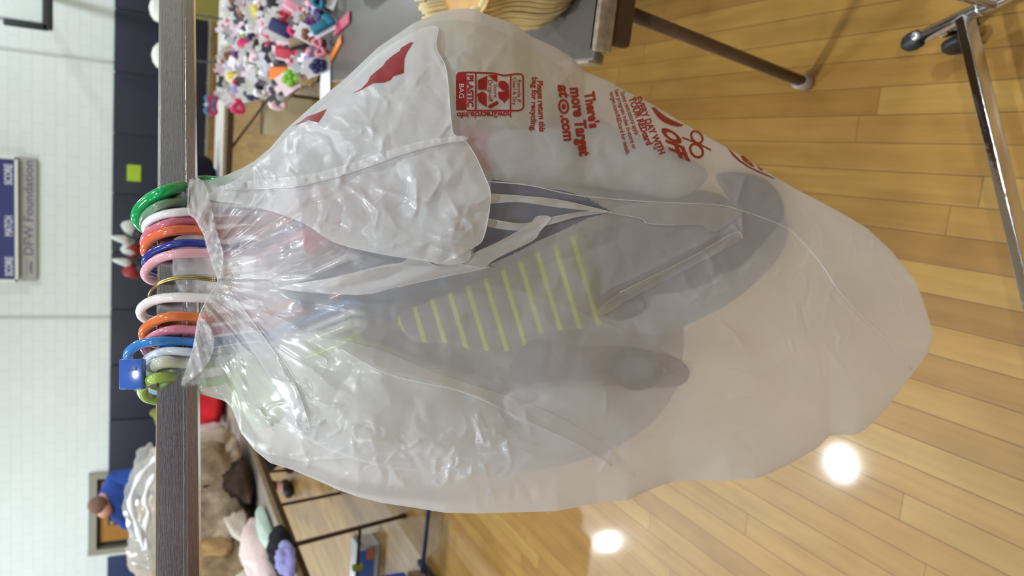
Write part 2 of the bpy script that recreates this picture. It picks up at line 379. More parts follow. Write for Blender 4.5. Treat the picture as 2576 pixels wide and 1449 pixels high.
# ------------------------------------------------------------------ scoreboard, sign strip, backboard, notes
WYs = WY1
def wp(x, y, D=None):
    return ony(x, y, (D or WYs))
p = wp(48, 705); q = wp(48, 395)
sx0, sx1, sz0 = p[0], q[0], p[2]
t = empty('scoreboard', ((sx0 + sx1) / 2, WY1 - .1, sz0), 'blue electronic scoreboard with white frame high on the block wall', 'scoreboard')
SH = 1.15
MB().box(((sx0 + sx1) / 2, WY1 - .08, sz0 + SH / 2 + .03), (sx1 - sx0 - .06, .14, SH)).build('face_panel', cm(40, 48, 118, .4), t)
fb = MB()
fb.box(((sx0 + sx1) / 2, WY1 - .09, sz0 + .02), (sx1 - sx0, .19, .05)).box(((sx0 + sx1) / 2, WY1 - .09, sz0 + SH + .05), (sx1 - sx0, .19, .05))
fb.box((sx0 + .02, WY1 - .09, sz0 + SH / 2), (.05, .19, SH)).box((sx1 - .02, WY1 - .09, sz0 + SH / 2), (.05, .19, SH))
fb.build('frame', cm(232, 240, 236, .4), t)
SW = sx1 - sx0
for (a0, a1) in ((.06, .20), (.33, .56), (.80, .95)):
    MB().box((sx0 + SW * (a0 + a1) / 2, WY1 - .155, sz0 + .62), (SW * (a1 - a0), .02, .56)).build('digit_window', cm(12, 12, 18, .3), t)
for body, a0, a1 in (('SCORE', .045, .20), ('MATCH', .37, .53), ('SCORE', .78, .94)):
    flat_text('lettering', body, (sx0 + SW * a0, WY1 - .157, sz0 + .09), (1, 0, 0), (0, 0, 1), SW * (a1 - a0), .13, cm(215, 222, 235, .4), t, bold=.03)
p = wp(95, 705); q = wp(52, 395)
zb, zt = p[2], q[2]
s = MB().box(((sx0 + sx1) / 2, WY1 - .05, (zb + zt) / 2), (SW, .06, zt - zb - .02)).build('sponsor_sign', cm(166, 168, 164, .45), None, False, 'long grey sponsor sign mounted just below the blue scoreboard', 'sign')
hh = zt - zb
flat_text('lettering', 'DFW Foundation', (sx0 + SW * .215, WY1 - .083, zb + hh * .26), (1, 0, 0), (0, 0, 1), SW * .765, hh * .56, cm(96, 94, 116, .4), s, bold=.012)
MB().box((sx0 + SW * .11, WY1 - .083, zb + hh * .66), (SW * .15, .006, hh * .10)).build('worn_line_of_small_print', cm(140, 140, 150, .4), s)
MB().tube([(sx0 + SW * .07, WY1 - .083, zb + hh * .38), (sx0 + SW * .11, WY1 - .083, zb + hh * .42), (sx0 + SW * .16, WY1 - .083, zb + hh * .38)], .02, 6).build('small_emblem', cm(130, 130, 142, .4), s)

# basketball backboard: only its lower near corner reaches into the frame
Db = 15.2
p = ony(125, 72, Db); bx0, bz0 = p[0], p[2]
t = empty('basketball_backboard', (bx0 + .9, Db, bz0), 'clear basketball backboard with black corner padding, high near the wall', 'backboard')
MB().box((bx0 + .95, Db, bz0 + .55), (1.74, .03, .98)).build('glass_panel', cm(214, 226, 226, .15), t)
fb = MB().box((bx0 + .93, Db, bz0 + .06), (1.86, .05, .05)).box((bx0 + .05, Db, bz0 + .58), (.05, .05, 1.08)).box((bx0 + 1.82, Db, bz0 + .58), (.05, .05, 1.08)).box((bx0 + .93, Db, bz0 + 1.1), (1.86, .05, .05))
fb.build('frame', cm(150, 160, 160, .4), t)
fb = MB().box((bx0 + .93, Db, bz0 + .03), (1.92, .09, .15), bev=.02).box((bx0 + .01, Db, bz0 + .33), (.11, .09, .62), bev=.02).box((bx0 + 1.86, Db, bz0 + .33), (.11, .09, .62), bev=.02)
fb.build('edge_padding', cm(34, 42, 44, .5), t, True)
MB().box((bx0 + .93, Db + 1.35, bz0 + .55), (.12, 2.7, .12)).box((bx0 + .93, Db + .1, bz0 + .55), (1.0, .1, .6)).build('wall_bracket', cm(90, 94, 98, .5), t)
MB().tube([(bx0 + .93 + .23 * math.cos(a), Db - .30 + .23 * math.sin(a), bz0 + .15) for a in np.linspace(0, 2 * math.pi, 24, endpoint=False)], .012, 8, closed=True).box((bx0 + .93, Db - .05, bz0 + .15), (.14, .1, .1)).build('hoop', cm(220, 90, 40, .4), t)

p = wp(319, 455, 17.9); q = wp(355, 416, 17.9)
MB().box(((p[0] + q[0]) / 2, 17.918, (p[2] + q[2]) / 2), (abs(q[0] - p[0]), .02, abs(q[2] - p[2])), bev=.006).build('paper_note', cm(166, 200, 52, .6), None, False, 'square lime green note taped to a navy wall pad', 'note')

# ------------------------------------------------------------------ chrome clothes rack in front
RA = np.array([-0.3254, 0.5838]); RB = np.array([0.1302, 0.8476]); ROD_Z = 1.3505
RD = np.append((RB - RA) / np.linalg.norm(RB - RA), 0.0)          # along the rod
RN = np.array([RD[1], -RD[0], 0.0])                                # horizontal, towards the camera
if RN @ FW > 0: RN = -RN
RO = np.array([RA[0], RA[1], ROD_Z])
def zr(x, y):
    """depth at which a pixel's ray meets the upright plane through the rod"""
    r = ray(x, y); return ((RO - CAM) @ RN) / (r @ RN)
def rodpt(s, n=0.0, h=0.0):
    return RO + RD * s + RN * n + np.array([0, 0, h])
S_END = 0.80
rk = empty('clothes_rack', rodpt(.2, 0, -ROD_Z), 'chrome clothes rack whose square top rail carries the bagged hangers', 'rack')
prof = [(6, 16), (8, 14.2), (8, -3), (6.6, -4.2), (6.6, -5.6), (7.4, -6.5), (7.0, -14.0), (4.5, -16), (-5, -16), (-8, -13.5), (-8, 14), (-6, 16)]
b = MB(); n = len(prof)
for s_ in (-.42, S_END): b.v += [tuple(rodpt(s_, a / 1000, h_ / 1000)) for a, h_ in prof]
b.f = [(i, (i + 1) % n, n + (i + 1) % n, n + i) for i in range(n)] + [tuple(range(n))[::-1], tuple(range(n, 2 * n))]
o = b.build('top_rail', M_chrome, rk); 
FZ = .095
fe = onz(2296, 104, FZ); fm = onz(2424, 42, FZ)                     # foot end, joint with the bottom rail
fd = (fm - fe) / np.linalg.norm(fm - fe)
foot = MB().tube([fe, fm + fd * .34], .0125, 20)
foot.lathe(fm - fd * .004 + fd * .03, fd, [(0, .0137), (.006, .0137)], 20)
foot.build('foot', M_chrome2, rk, True)
MB().lathe(fe + fd * .012, -fd, [(-.004, .015), (.0, .0165), (.012, .0178), (.024, .015), (.032, .008), (.034, .001)], 24).build('end_cap', M_rubber, rk, True)
MB().lathe(fe + fd * .016 + np.array([0, 0, .010]), (0, 0, 1), [(0, .0085), (.006, .0085), (.0085, .006), (.009, .001)], 20).build('bolt', cm(190, 188, 190, .3, metal=.8), rk, True)
side = np.cross(fd, [0, 0, 1.0])
for base_s in (.050, .40):
    cpos = fe + fd * base_s; 
    cst = MB().box(cpos + np.array([0, 0, -.030]), (.030, .010, .030), ax=(fd, side, (0, 0, 1)), bev=.003).lathe(cpos + np.array([0, 0, -.020]), (0, 0, 1), [(0, .012), (.012, .012)], 16).build('caster_bracket', M_chrome2, rk, True)
    for sg in (-1, 1):
        MB().lathe(cpos + side * sg * .010 + np.array([0, 0, -.062]), side * sg, [(0, .026), (.002, .0325), (.012, .0325), (.0165, .028), (.0165, .012), (.014, .010)], 28).build('caster_wheel', M_rubber, cst, True)
r0_ = onz(2428, 46, FZ); r1_ = onz(2584, 700, FZ); rd = (r1_ - r0_) / np.linalg.norm(r1_ - r0_); rs = np.cross(rd, [0, 0, 1.0])
Lr = 1.1
MB().box((r0_ + r0_ + rd * Lr) / 2, (Lr, .018, .036), ax=(rd, rs, (0, 0, 1)), bev=.0025).build('bottom_rail', M_chrome, rk, True)
pt = rodpt(S_END, 0, 0)
MB().tube([fm + fd * .055 + np.array([0, 0, 0]), np.array([pt[0], pt[1], ROD_Z + .01])], .0125, 16).build('upright_post', M_chrome2, rk, True)
e2 = r0_ + rd * Lr
MB().tube([e2 - fd * .2, e2 + fd * .34], .0125, 16).tube([e2 - fd * .2, e2 - fd * .2 + np.array([0, 0, -.09])], .012, 10).tube([e2 + fd * .34, e2 + fd * .34 + np.array([0, 0, -.09])], .012, 10).build('foot', M_chrome2, rk, True)
MB().tube([e2, rodpt(-.42, 0, .01)], .0125, 16).build('upright_post', M_chrome2, rk, True)

# ------------------------------------------------------------------ polygon cloth helpers (positions given on the photo's frame, depths in metres)
def inside(px, py, poly):
    x = np.asarray(px, float); y = np.asarray(py, float); c = np.zeros(x.shape, bool); n = len(poly)
    for i in range(n):
        x0, y0 = poly[i]; x1, y1 = poly[(i + 1) % n]
        if y0 == y1: continue
        k = ((y0 > y) != (y1 > y)) & (x < (x1 - x0) * (y - y0) / (y1 - y0) + x0); c ^= k
    return c
def segdist(px, py, a, b):
    ax, ay = a; bx, by = b; dx, dy = bx - ax, by - ay; L = dx * dx + dy * dy + 1e-9
    t = np.clip(((px - ax) * dx + (py - ay) * dy) / L, 0, 1)
    return np.hypot(px - ax - t * dx, py - ay - t * dy), t, ((px - ax) * dy - (py - ay) * dx) / math.sqrt(L)
def polydist(px, py, poly, closed=True):
    d = np.full(np.shape(px), 1e9)
    for i in range(len(poly) if closed else len(poly) - 1):
        d = np.minimum(d, segdist(px, py, poly[i], poly[(i + 1) % len(poly)])[0])
    return d
def round_poly(poly, n=5):
    m = len(poly); out = []
    for i in range(m):
        p0, p1, p2, p3 = (np.array(poly[(i + j) % m], float) for j in (-1, 0, 1, 2))
        for k in range(n):
            t = k / n
            out.append(tuple(0.5 * (2 * p1 + (-p0 + p2) * t + (2 * p0 - 5 * p1 + 4 * p2 - p3) * t * t + (-p0 + 3 * p1 - 3 * p2 + p3) * t ** 3)))
    return out
def tri_poly(poly, step):
    b_ = []
    for i in range(len(poly)):
        a = np.array(poly[i], float); c = np.array(poly[(i + 1) % len(poly)], float); k = max(1, int(np.linalg.norm(c - a) / step))
        b_ += [tuple(a + (c - a) * j / k) for j in range(k)]
    xs = [p[0] for p in b_]; ys = [p[1] for p in b_]
    gx, gy = np.meshgrid(np.arange(min(xs), max(xs), step), np.arange(min(ys), max(ys), step * .9)); gx = gx + (np.arange(gx.shape[0]) % 2)[:, None] * step * .5
    gx, gy = gx.ravel(), gy.ravel(); ok = inside(gx, gy, b_); gx, gy = gx[ok], gy[ok]
    ok = polydist(gx, gy, b_) > step * .45; gx, gy = gx[ok], gy[ok]
    pts = [Vector(p) for p in b_] + [Vector((float(a), float(c))) for a, c in zip(gx, gy)]
    vs, _, fs, *_r2 = delaunay_2d_cdt(pts, [], [list(range(len(b_)))], 1, 1e-4)
    vs = np.array([tuple(v) for v in vs])
    return vs, [tuple(f) for f in fs], b_
def sheet(name, poly, depth, step, m, parent=None, thick=None, smooth=True, uv=None, rim=30.0):
    """a cloth or film patch over a picture polygon; with THICK (m) it becomes a closed soft body of that thickness"""
    v, f, bd = tri_poly(poly, step)
    z = depth(v[:, 0], v[:, 1]); P = at(v[:, 0], v[:, 1], z)
    f = [tuple(reversed(q)) for q in f]
    if thick:
        d = polydist(v[:, 0], v[:, 1], bd); th = thick * np.sqrt(np.clip(1 - (1 - np.clip(d / rim, 0, 1)) ** 2, 0, 1))
        F_ = at(v[:, 0], v[:, 1], z + (thick - th) * .5); B_ = at(v[:, 0], v[:, 1], z + (thick + th) * .5 + 1e-4)
        n = len(v); P = np.vstack([F_, B_]); f2 = [tuple(i + n for i in reversed(q)) for q in f]
        # close the rim
        cnt = {}
        for q in f:
            for i in range(len(q)):
                e = (q[i], q[(i + 1) % len(q)]); cnt[e] = 1
        rimf = [(e[1], e[0], e[0] + n, e[1] + n) for e in cnt if (e[1], e[0]) not in cnt]
        f = f + f2 + rimf; v = np.vstack([v, v])
    o = mesh(name, P, f, m, parent, smooth)
    if uv:
        lay = o.data.uv_layers.new(name='cloth')
        li = np.zeros(len(o.data.loops), int); o.data.loops.foreach_get('vertex_index', li)
        lay.data.foreach_set('uv', (v[li] / 100.0).ravel())
    return o
def vnoise(x, y, sc, seed, octv=3):
    r_ = np.random.default_rng(seed); out = np.zeros(np.shape(x)); amp = 1.0; tot = 0
    for o_ in range(octv):
        g = r_.random((128, 128)); u = np.asarray(x) / sc * 2 ** o_ + 7.3; w_ = np.asarray(y) / sc * 2 ** o_ + 3.1
        i = np.floor(u).astype(int); j = np.floor(w_).astype(int); fu = u - i; fw = w_ - j; fu = fu * fu * (3 - 2 * fu); fw = fw * fw * (3 - 2 * fw)
        i0, i1, j0, j1 = i % 128, (i + 1) % 128, j % 128, (j + 1) % 128
        out += amp * (g[i0, j0] * (1 - fu) * (1 - fw) + g[i1, j0] * fu * (1 - fw) + g[i0, j1] * (1 - fu) * fw + g[i1, j1] * fu * fw); tot += amp; amp *= .5
    return out / tot

def facet(x, y, sc, seed):
    """crumpled sheet: flat triangular facets meeting in sharp creases, about -.5 to .5"""
    r_ = np.random.default_rng(seed); g = r_.random((256, 256))
    x = np.asarray(x, float); y = np.asarray(y, float); wx = vnoise(x, y, sc * 1.7, seed + 1, 2); wy = vnoise(x + 900, y, sc * 1.7, seed + 2, 2)
    a = (x + sc * 1.6 * wx) / sc + 20; c = (y + sc * 1.6 * wy) / sc + 20; k = (a + c) * .366; u = a + k; v = c + k
    i = np.floor(u).astype(int); j = np.floor(v).astype(int); fu = u - i; fv = v - j; i, j = i % 255, j % 255
    up = fu >= fv
    h00 = g[i, j]; h11 = g[(i + 1) % 256, (j + 1) % 256]; hm = np.where(up, g[(i + 1) % 256, j], g[i, (j + 1) % 256]); hi = np.maximum(fu, fv); lo = np.minimum(fu, fv)
    return h00 * (1 - hi) + hm * (hi - lo) + h11 * lo - .5

# ------------------------------------------------------------------ shape of the bag
TOP = [(440, 452), (475, 450), (520, 453), (570, 440), (610, 422), (640, 405), (680, 372), (720, 325), (790, 262), (870, 196), (950, 120), (1040, 58), (1100, 33), (1150, 21), (1190, 22), (1240, 42), (1290, 58), (1340, 93), (1400, 120), (1440, 145), (1470, 178), (1530, 203), (1580, 232), (1640, 262), (1720, 310), (1800, 355), (1870, 395), (1950, 445), (2000, 475), (2060, 505), (2130, 543), (2180, 573), (2240, 628), (2300, 702), (2322, 755), (2336, 800), (2348, 842)]
BOT = [(440, 968), (455, 970), (480, 984), (530, 999), (565, 1008), (582, 1025), (592, 1050), (605, 1088), (640, 1132), (680, 1165), (730, 1180), (790, 1205), (850, 1232), (900, 1250), (960, 1265), (1040, 1277), (1120, 1290), (1200, 1292), (1330, 1288), (1400, 1286), (1440, 1278), (1500, 1265), (1580, 1258), (1640, 1230), (1690, 1212), (1760, 1207), (1830, 1209), (1900, 1204), (1940, 1190), (2000, 1160), (2060, 1125), (2088, 1094), (2150, 1094), (2172, 1084), (2210, 1050), (2250, 1000), (2300, 935), (2335, 888), (2348, 842)]
EDGE = [(450, 475), (470, 476), (500, 478), (528, 480), (550, 490), (570, 500), (590, 514), (615, 517), (640, 528), (680, 543), (702, 548), (720, 542), (750, 522), (775, 507), (800, 500), (830, 496), (870, 487), (905, 478), (940, 466), (968, 456), (985, 470)]
tx, ty = zip(*TOP); bx_, by_ = zip(*BOT); ey, ex = zip(*EDGE)
def yT(x): return np.interp(x, tx, ty)
def yB(x): return np.interp(x, bx_, by_)
XR = 2348.0
LX = [440, 480, 530, 565, 640, 735, 900, 1150, 1450, 1750, 2000, 2150, 2260, 2320, 2348]
LB = [.030, .032, .030, .030, .060, .100, .125, .140, .140, .125, .095, .070, .040, .018, .0]
_lx = np.arange(300.0, 2349.0, 4.0); _lb = np.interp(_lx, LX, LB); _k = np.hanning(45); _k /= _k.sum()
_lb = np.minimum(np.convolve(np.pad(_lb, 22, mode='edge'), _k, 'valid'), np.interp(_lx, [2200, 2348], [.2, 0])); LX, LB = _lx, _lb
# creases: (points, half-width px, height mm towards the camera)
CR = [
 ([(740, 758), (900, 772), (1130, 735)], 26, 3.5), ([(735, 822), (860, 880), (960, 935), (1180, 990), (1330, 1060), (1460, 1120), (1560, 1190)], 20, 6.0),
 ([(800, 800), (1000, 880), (1240, 960), (1330, 1010)], 30, -4.0), ([(730, 805), (980, 890)], 10, 3.0),
 ([(1515, 800), (1620, 850), (1710, 905), (1760, 912), (2000, 960)], 9, -3.0), ([(1500, 745), (1640, 680), (1850, 570)], 14, 5.5), ([(1510, 775), (1650, 700), (1860, 590)], 14, -5.0),
 ([(1850, 520), (1865, 470), (1880, 430)], 9, 5.0), ([(1840, 560), (1868, 590), (1865, 520)], 8, 5.0),
 ([(560, 650), (700, 690), (850, 700), (1010, 640), (1230, 540)], 16, 4.0), ([(600, 700), (760, 690), (960, 630), (1130, 560)], 9, 3.0),
 ([(700, 725), (830, 690), (1000, 672), (1220, 672)], 9, 4.0), ([(555, 700), (620, 810), (690, 890), (740, 980), (775, 1080)], 12, 4.5), ([(570, 760), (660, 850), (780, 1010)], 9, -3),
 ([(1180, 700), (1400, 760), (1620, 850), (1720, 905)], 8, 2.5), ([(1720, 905), (1900, 935), (2090, 965)], 8, 2.2), ([(1320, 1140), (1560, 1100), (1700, 1085)], 8, 2.4), ([(1700, 1045), (1850, 1000), (2000, 990)], 8, 1.8), ([(1230, 690), (1420, 650), (1560, 600)], 10, -3.0),
 ([(1225, 430), (1430, 420), (1700, 385)], 5, 1.2), ([(1260, 970), (1500, 968), (1528, 972)], 7, 5.0), ([(1528, 972), (1522, 1050)], 6, 3.5), ([(1290, 1030), (1360, 1000), (1320, 970)], 14, -3),
 ([(1280, 1160), (1400, 1150), (1540, 1130)], 6, 2.0), ([(1500, 1200), (1540, 1140), (1560, 1170)], 9, 4.0), ([(840, 1130), (1000, 1155), (1150, 1150), (1280, 1130)], 6, -2.2),
 ([(600, 1125), (760, 1160), (900, 1150)], 6, 2.4), ([(1200, 1010), (1220, 1080), (1275, 1100), (1290, 1180)], 9, 3.5), ([(1800, 800), (1850, 840), (1880, 890)], 6, 2.0), ([(1790, 970), (1900, 1060), (1960, 1100)], 7, -2.4),
 ([(1700, 1050), (1880, 1070), (2060, 1110)], 10, -2.0), ([(1960, 540), (2050, 640), (2140, 780), (2260, 900)], 6, 1.6), ([(1750, 1120), (1900, 1070)], 7, 2.0),
 ([(1100, 60), (1090, 120), (1130, 200), (1140, 330)], 12, 4.0), ([(1220, 60), (1290, 90), (1240, 150), (1180, 240)], 16, 3.5), ([(1240, 260), (1300, 320), (1380, 360)], 14, -2.5), ([(1380, 240), (1440, 180), (1470, 170)], 14, 3.0),
]
def rand_creases(n, box, ang, L, wd, hgt, seed, turn=.5):
    r_ = random.Random(seed); out = []
    for _ in range(n):
        x, y = r_.uniform(box[0], box[2]), r_.uniform(box[1], box[3]); a = math.radians(r_.gauss(*ang)); pts = [(x, y)]
        for k in range(3):
            l_ = r_.uniform(*L) / 3; x += math.cos(a) * l_; y += math.sin(a) * l_; a += r_.gauss(0, turn); pts.append((x, y))
        out.append((pts, r_.uniform(*wd), r_.uniform(*hgt) * (1 if r_.random() < .62 else -.8)))
    return out
CR += rand_creases(46, (600, 120, 1180, 640), (-30, 50), (60, 200), (3, 9), (1.0, 3.2), 3)
CR += rand_creases(44, (620, 140, 1200, 640), (-50, 50), (40, 130), (2, 5), (.6, 2.0), 33)
CR += rand_creases(40, (1980, 520, 2300, 900), (72, 14), (40, 130), (2.5, 5), (1.0, 2.4), 4, .25)
CR += rand_creases(60, (760, 1090, 1320, 1270), (-60, 45), (25, 90), (3, 8), (.8, 2.6), 5)
CR += rand_creases(26, (1180, 1000, 1330, 1240), (70, 30), (40, 120), (4, 9), (1.5, 3.4), 6)
CR += rand_creases(30, (500, 760, 780, 1130), (35, 30), (50, 180), (4, 10), (1.2, 3.2), 8)
CR += rand_creases(26, (1500, 900, 2200, 1180), (15, 20), (80, 260), (4, 9), (.5, 1.5), 9, .2)
CR += rand_creases(22, (1050, 60, 1420, 330), (-50, 40), (50, 160), (5, 12), (1.0, 2.6), 10)
CR += rand_creases(18, (1700, 480, 2000, 800), (-25, 25), (60, 180), (5, 12), (.8, 2.4), 12)
CR += rand_creases(26, (1300, 620, 2100, 860), (10, 40), (40, 160), (3, 8), (.4, 1.3), 13)
NECK = (522.0, 702.0)
def disp(x, y):
    """folds of the film in metres towards the camera"""
    x = np.asarray(x, float); y = np.asarray(y, float); D = np.zeros(x.shape)
    for pts, wd, hg in CR:
        px0 = min(p[0] for p in pts) - wd * 4; px1 = max(p[0] for p in pts) + wd * 4; py0 = min(p[1] for p in pts) - wd * 4; py1 = max(p[1] for p in pts) + wd * 4
        k = (x > px0) & (x < px1) & (y > py0) & (y < py1)
        if not k.any(): continue
        xx, yy = x[k], y[k]; best = np.full(xx.shape, 1e9); par = np.zeros(xx.shape); n = len(pts) - 1
        for i in range(n):
            dd, tt, _ = segdist(xx, yy, pts[i], pts[i + 1]); q = dd < best; best[q] = dd[q]; par[q] = (i + tt[q]) / n
        D[k] += hg / 1000 * np.exp(-best / wd) * np.clip(np.sin(math.pi * np.clip(par, .03, .97)) * 1.6, 0, 1)
    # pleats fanning out from the gathered neck
    dx, dy = x - NECK[0] + 60, y - NECK[1]; rr = np.hypot(dx, dy); ph = np.arctan2(dy, dx)
    amp = .0042 * np.clip((rr - 40) / 90, 0, 1) * np.exp(-np.maximum(rr - 160, 0) / 210)
    a1 = ph * 13 + 1.7 * vnoise(ph * 60 + 200, rr * .15, 40, 21); a2 = ph * 29 + 2.2 * vnoise(ph * 60, rr * .2, 30, 22)
    D += amp * ((1 - np.abs(np.sin(a1))) ** 1.5 - .4) + .5 * amp * ((1 - np.abs(np.sin(a2))) ** 1.5 - .4)
    # hanger ends pushing the film out
    for (cx, cy, sx, sy, h_) in ((738, 760, 42, 26, .012), (736, 822, 40, 26, .011), (590, 500, 60, 40, .006), (1240, 150, 110, 80, .012), (1640, 930, 60, 40, .005), (1500, 1010, 120, 60, .008), (1880, 600, 120, 90, .008)):
        D += h_ * np.exp(-((x - cx) / sx) ** 2 - ((y - cy) / sy) ** 2)
    D += .016 * (vnoise(x, y, 330, 31, 2) - .5) + .006 * (vnoise(x, y, 120, 32, 2) - .5)
    q_ = np.interp(x, [600, 800, 1400, 1900, 2300], [.4, 1, .75, .38, .38]) * np.interp(y, [700, 800], [1, .6]); D += q_ * (.0075 * facet(x, y, 105, 301) + .0028 * facet(x, y, 44, 303))
    return D
def Zsil(x, y):
    return zr(x, y) * (1 - .07 * np.clip((x - 560) / 1790, 0, 1))
def Zf(x, y, folds=True):
    x = np.asarray(x, float); y = np.asarray(y, float)
    v = np.clip((y - yT(x)) / np.maximum(yB(x) - yT(x), 1), 0, 1); e = np.clip(4 * v * (1 - v), 0, 1)
    B = np.interp(x, LX, LB) * e ** .55
    z = Zsil(x, y) - B
    if folds:
        z = z - disp(x, y) * np.clip(e / .16, 0, 1) * np.clip((XR + 12 - x) / 70, 0, 1)
    return z
def Zb(x, y):
    v = np.clip((y - yT(x)) / np.maximum(yB(x) - yT(x), 1), 0, 1); e = np.clip(4 * v * (1 - v), 0, 1)
    return Zsil(x, y) + np.interp(x, LX, LB) * .9 * e ** .55 + .010 * e * (vnoise(x, y, 90, 41, 3) - .5)

NU, NV = 470, 330
U_ = np.linspace(0, 1, NU); V_ = (1 - np.cos(np.pi * np.linspace(0, 1, NV))) / 2 * .5 + np.linspace(0, 1, NV) * .5
uu, vv = np.meshgrid(U_, V_, indexing='ij')
jag = 3.0 * (vnoise(vv * 1400, vv * 0 + 5, 14, 51, 3) - .5)
xe = np.interp(452 + 531 * vv, ey, ex) + jag * 2
gx = xe + (XR - xe) * (1 - (1 - uu) ** 1.12)
gy = yT(gx) + (yB(gx) - yT(gx)) * vv
GAP = [(1236, 452), (1262, 455), (1330, 466), (1420, 480), (1480, 497), (1540, 534), (1480, 548), (1420, 577), (1350, 608), (1290, 640), (1215, 672), (1190, 640), (1200, 600), (1225, 560)]
near = polydist(gx, gy, GAP) < 3.7                                 # run the mesh cleanly along the gap's edge
for a_, b_ in zip(*np.nonzero(near)):
    bd_, bp_ = 1e9, None
    for k in range(len(GAP)):
        p0, p1 = np.array(GAP[k], float), np.array(GAP[(k + 1) % len(GAP)], float); q_ = np.array([gx[a_, b_], gy[a_, b_]])
        t_ = np.clip((q_ - p0) @ (p1 - p0) / ((p1 - p0) @ (p1 - p0)), 0, 1); c_ = p0 + (p1 - p0) * t_; d_ = np.linalg.norm(q_ - c_)
        if d_ < bd_: bd_, bp_ = d_, c_
    gx[a_, b_], gy[a_, b_] = bp_
gz = Zf(gx, gy)
P = at(gx, gy, gz).reshape(-1, 3)
idx = np.arange(NU * NV).reshape(NU, NV)
cx_ = (gx[:-1, :-1] + gx[1:, 1:]) / 2; cy_ = (gy[:-1, :-1] + gy[1:, 1:]) / 2
hole = inside(cx_, cy_, GAP)
q = np.stack([idx[:-1, :-1], idx[1:, :-1], idx[1:, 1:], idx[:-1, 1:]], -1)[~hole]
NU2, NV2 = 150, 100
U2 = np.linspace(0, 1, NU2); V2 = (1 - np.cos(np.pi * np.linspace(0, 1, NV2))) / 2
u2, v2 = np.meshgrid(U2, V2, indexing='ij')
xe2 = np.interp(452 + 531 * v2, ey, ex) + 45 * np.sin(np.pi * v2) ** 2
hx = xe2 + (XR - xe2) * u2; hy = yT(hx) + (yB(hx) - yT(hx)) * v2
P2 = at(hx, hy, Zb(hx, hy)).reshape(-1, 3); id2 = np.arange(NU2 * NV2).reshape(NU2, NV2) + len(P)
q2 = np.stack([id2[:-1, :-1], id2[:-1, 1:], id2[1:, 1:], id2[1:, :-1]], -1).reshape(-1, 4)
bag = empty('plastic_shopping_bag', rodpt(.28, 0, -.35), 'translucent white plastic shopping bag with red print pulled up over the hanging clothes', 'bag')
body = mesh('bag_body', np.vstack([P, P2]), np.vstack([q[:, ::-1], q2[:, ::-1]]), M_film, bag, True)
sheet('inner_layer', round_poly([(1180, 440), (1400, 455), (1570, 520), (1560, 560), (1400, 620), (1230, 700), (1150, 660)], 3), lambda x, y: Zf(x, y, False) + .014 - .004 * np.sin((y + x * .3) / 16), 9.0, film_mat('inner_film', (.9, .89, .92, 1), clear=.7, haze=.1, milk=.22), bag)
def zoff(off, base=None):
    return lambda x, y: (Zf(x, y) if base is None else base(x, y)) - off / 1000

# doubled flap of the bag's mouth, lying over the front
FLAP = [(600, 448), (560, 468), (520, 500), (640, 520), (760, 560), (840, 610), (960, 640), (1060, 655), (1120, 661), (1185, 625), (1212, 606), (1226, 560), (1234, 500), (1231, 472), (1218, 440), (1196, 392), (1172, 354), (1168, 343), (1142, 340), (1134, 290), (1128, 215), (1120, 165), (1098, 120), (1104, 70), (1060, 72), (960, 128), (880, 205), (800, 275), (725, 340), (670, 395)]
def zflap(x, y):
    lift = 3.0 + 5.0 * np.clip((x - 900) / 300, 0, 1)
    return Zf(x, y) - lift / 1000 - .0055 * (facet(x, y, 84, 311) + .5) - .0022 * (facet(x, y, 36, 313) + .5) - .001
FL = round_poly(FLAP, 3)
sheet('folded_flap', FL, zflap, 5.0, M_film2, bag)
M_edge = film_mat('film_edge', (.97, .96, .98, 1), clear=.05, haze=.1, milk=.9, crinkle=.1)
def ribbon(name, pts, depth, r, m, parent, n=6, k=8):
    sp = smooth_path([(a, b, 0) for a, b in pts], k); xs = np.array([p[0] for p in sp]); ys = np.array([p[1] for p in sp])
    W = at(xs, ys, depth(xs, ys)); return MB().tube(list(W), r, n).build(name, m, parent, True)
ribbon('flap_edge', [(1104, 70), (1098, 120), (1120, 165), (1128, 215), (1134, 290), (1142, 338), (1168, 343), (1172, 354), (1196, 392), (1218, 440), (1231, 472), (1234, 500), (1226, 560), (1212, 606), (1186, 625)], lambda x, y: zflap(x, y) - .0004, .00042, M_edge, bag)
# gathered hem band running from the neck across the flap
HEM = [(545, 472), (600, 458), (660, 452), (720, 445), (780, 438), (860, 418), (940, 392), (1020, 365), (1100, 348), (1168, 343), (1174, 352), (1120, 358), (1030, 380), (950, 408), (880, 432), (800, 455), (740, 466), (660, 472), (600, 474)]
def zhem(x, y): return zflap(x, y) - .0035 - .0022 * (1 - 2 * np.abs(vnoise(x * 1.0, y * .4, 13, 63, 2) - .5) * 2)
sheet('gathered_hem', round_poly(HEM, 3), zhem, 5.0, M_film2, bag)
ribbon('hem_edge', [(545, 474), (600, 476), (660, 474), (740, 468), (800, 457), (880, 434), (950, 410), (1030, 382), (1120, 360), (1174, 353)], lambda x, y: zhem(x, y) - .0003, .0004, M_edge, bag)
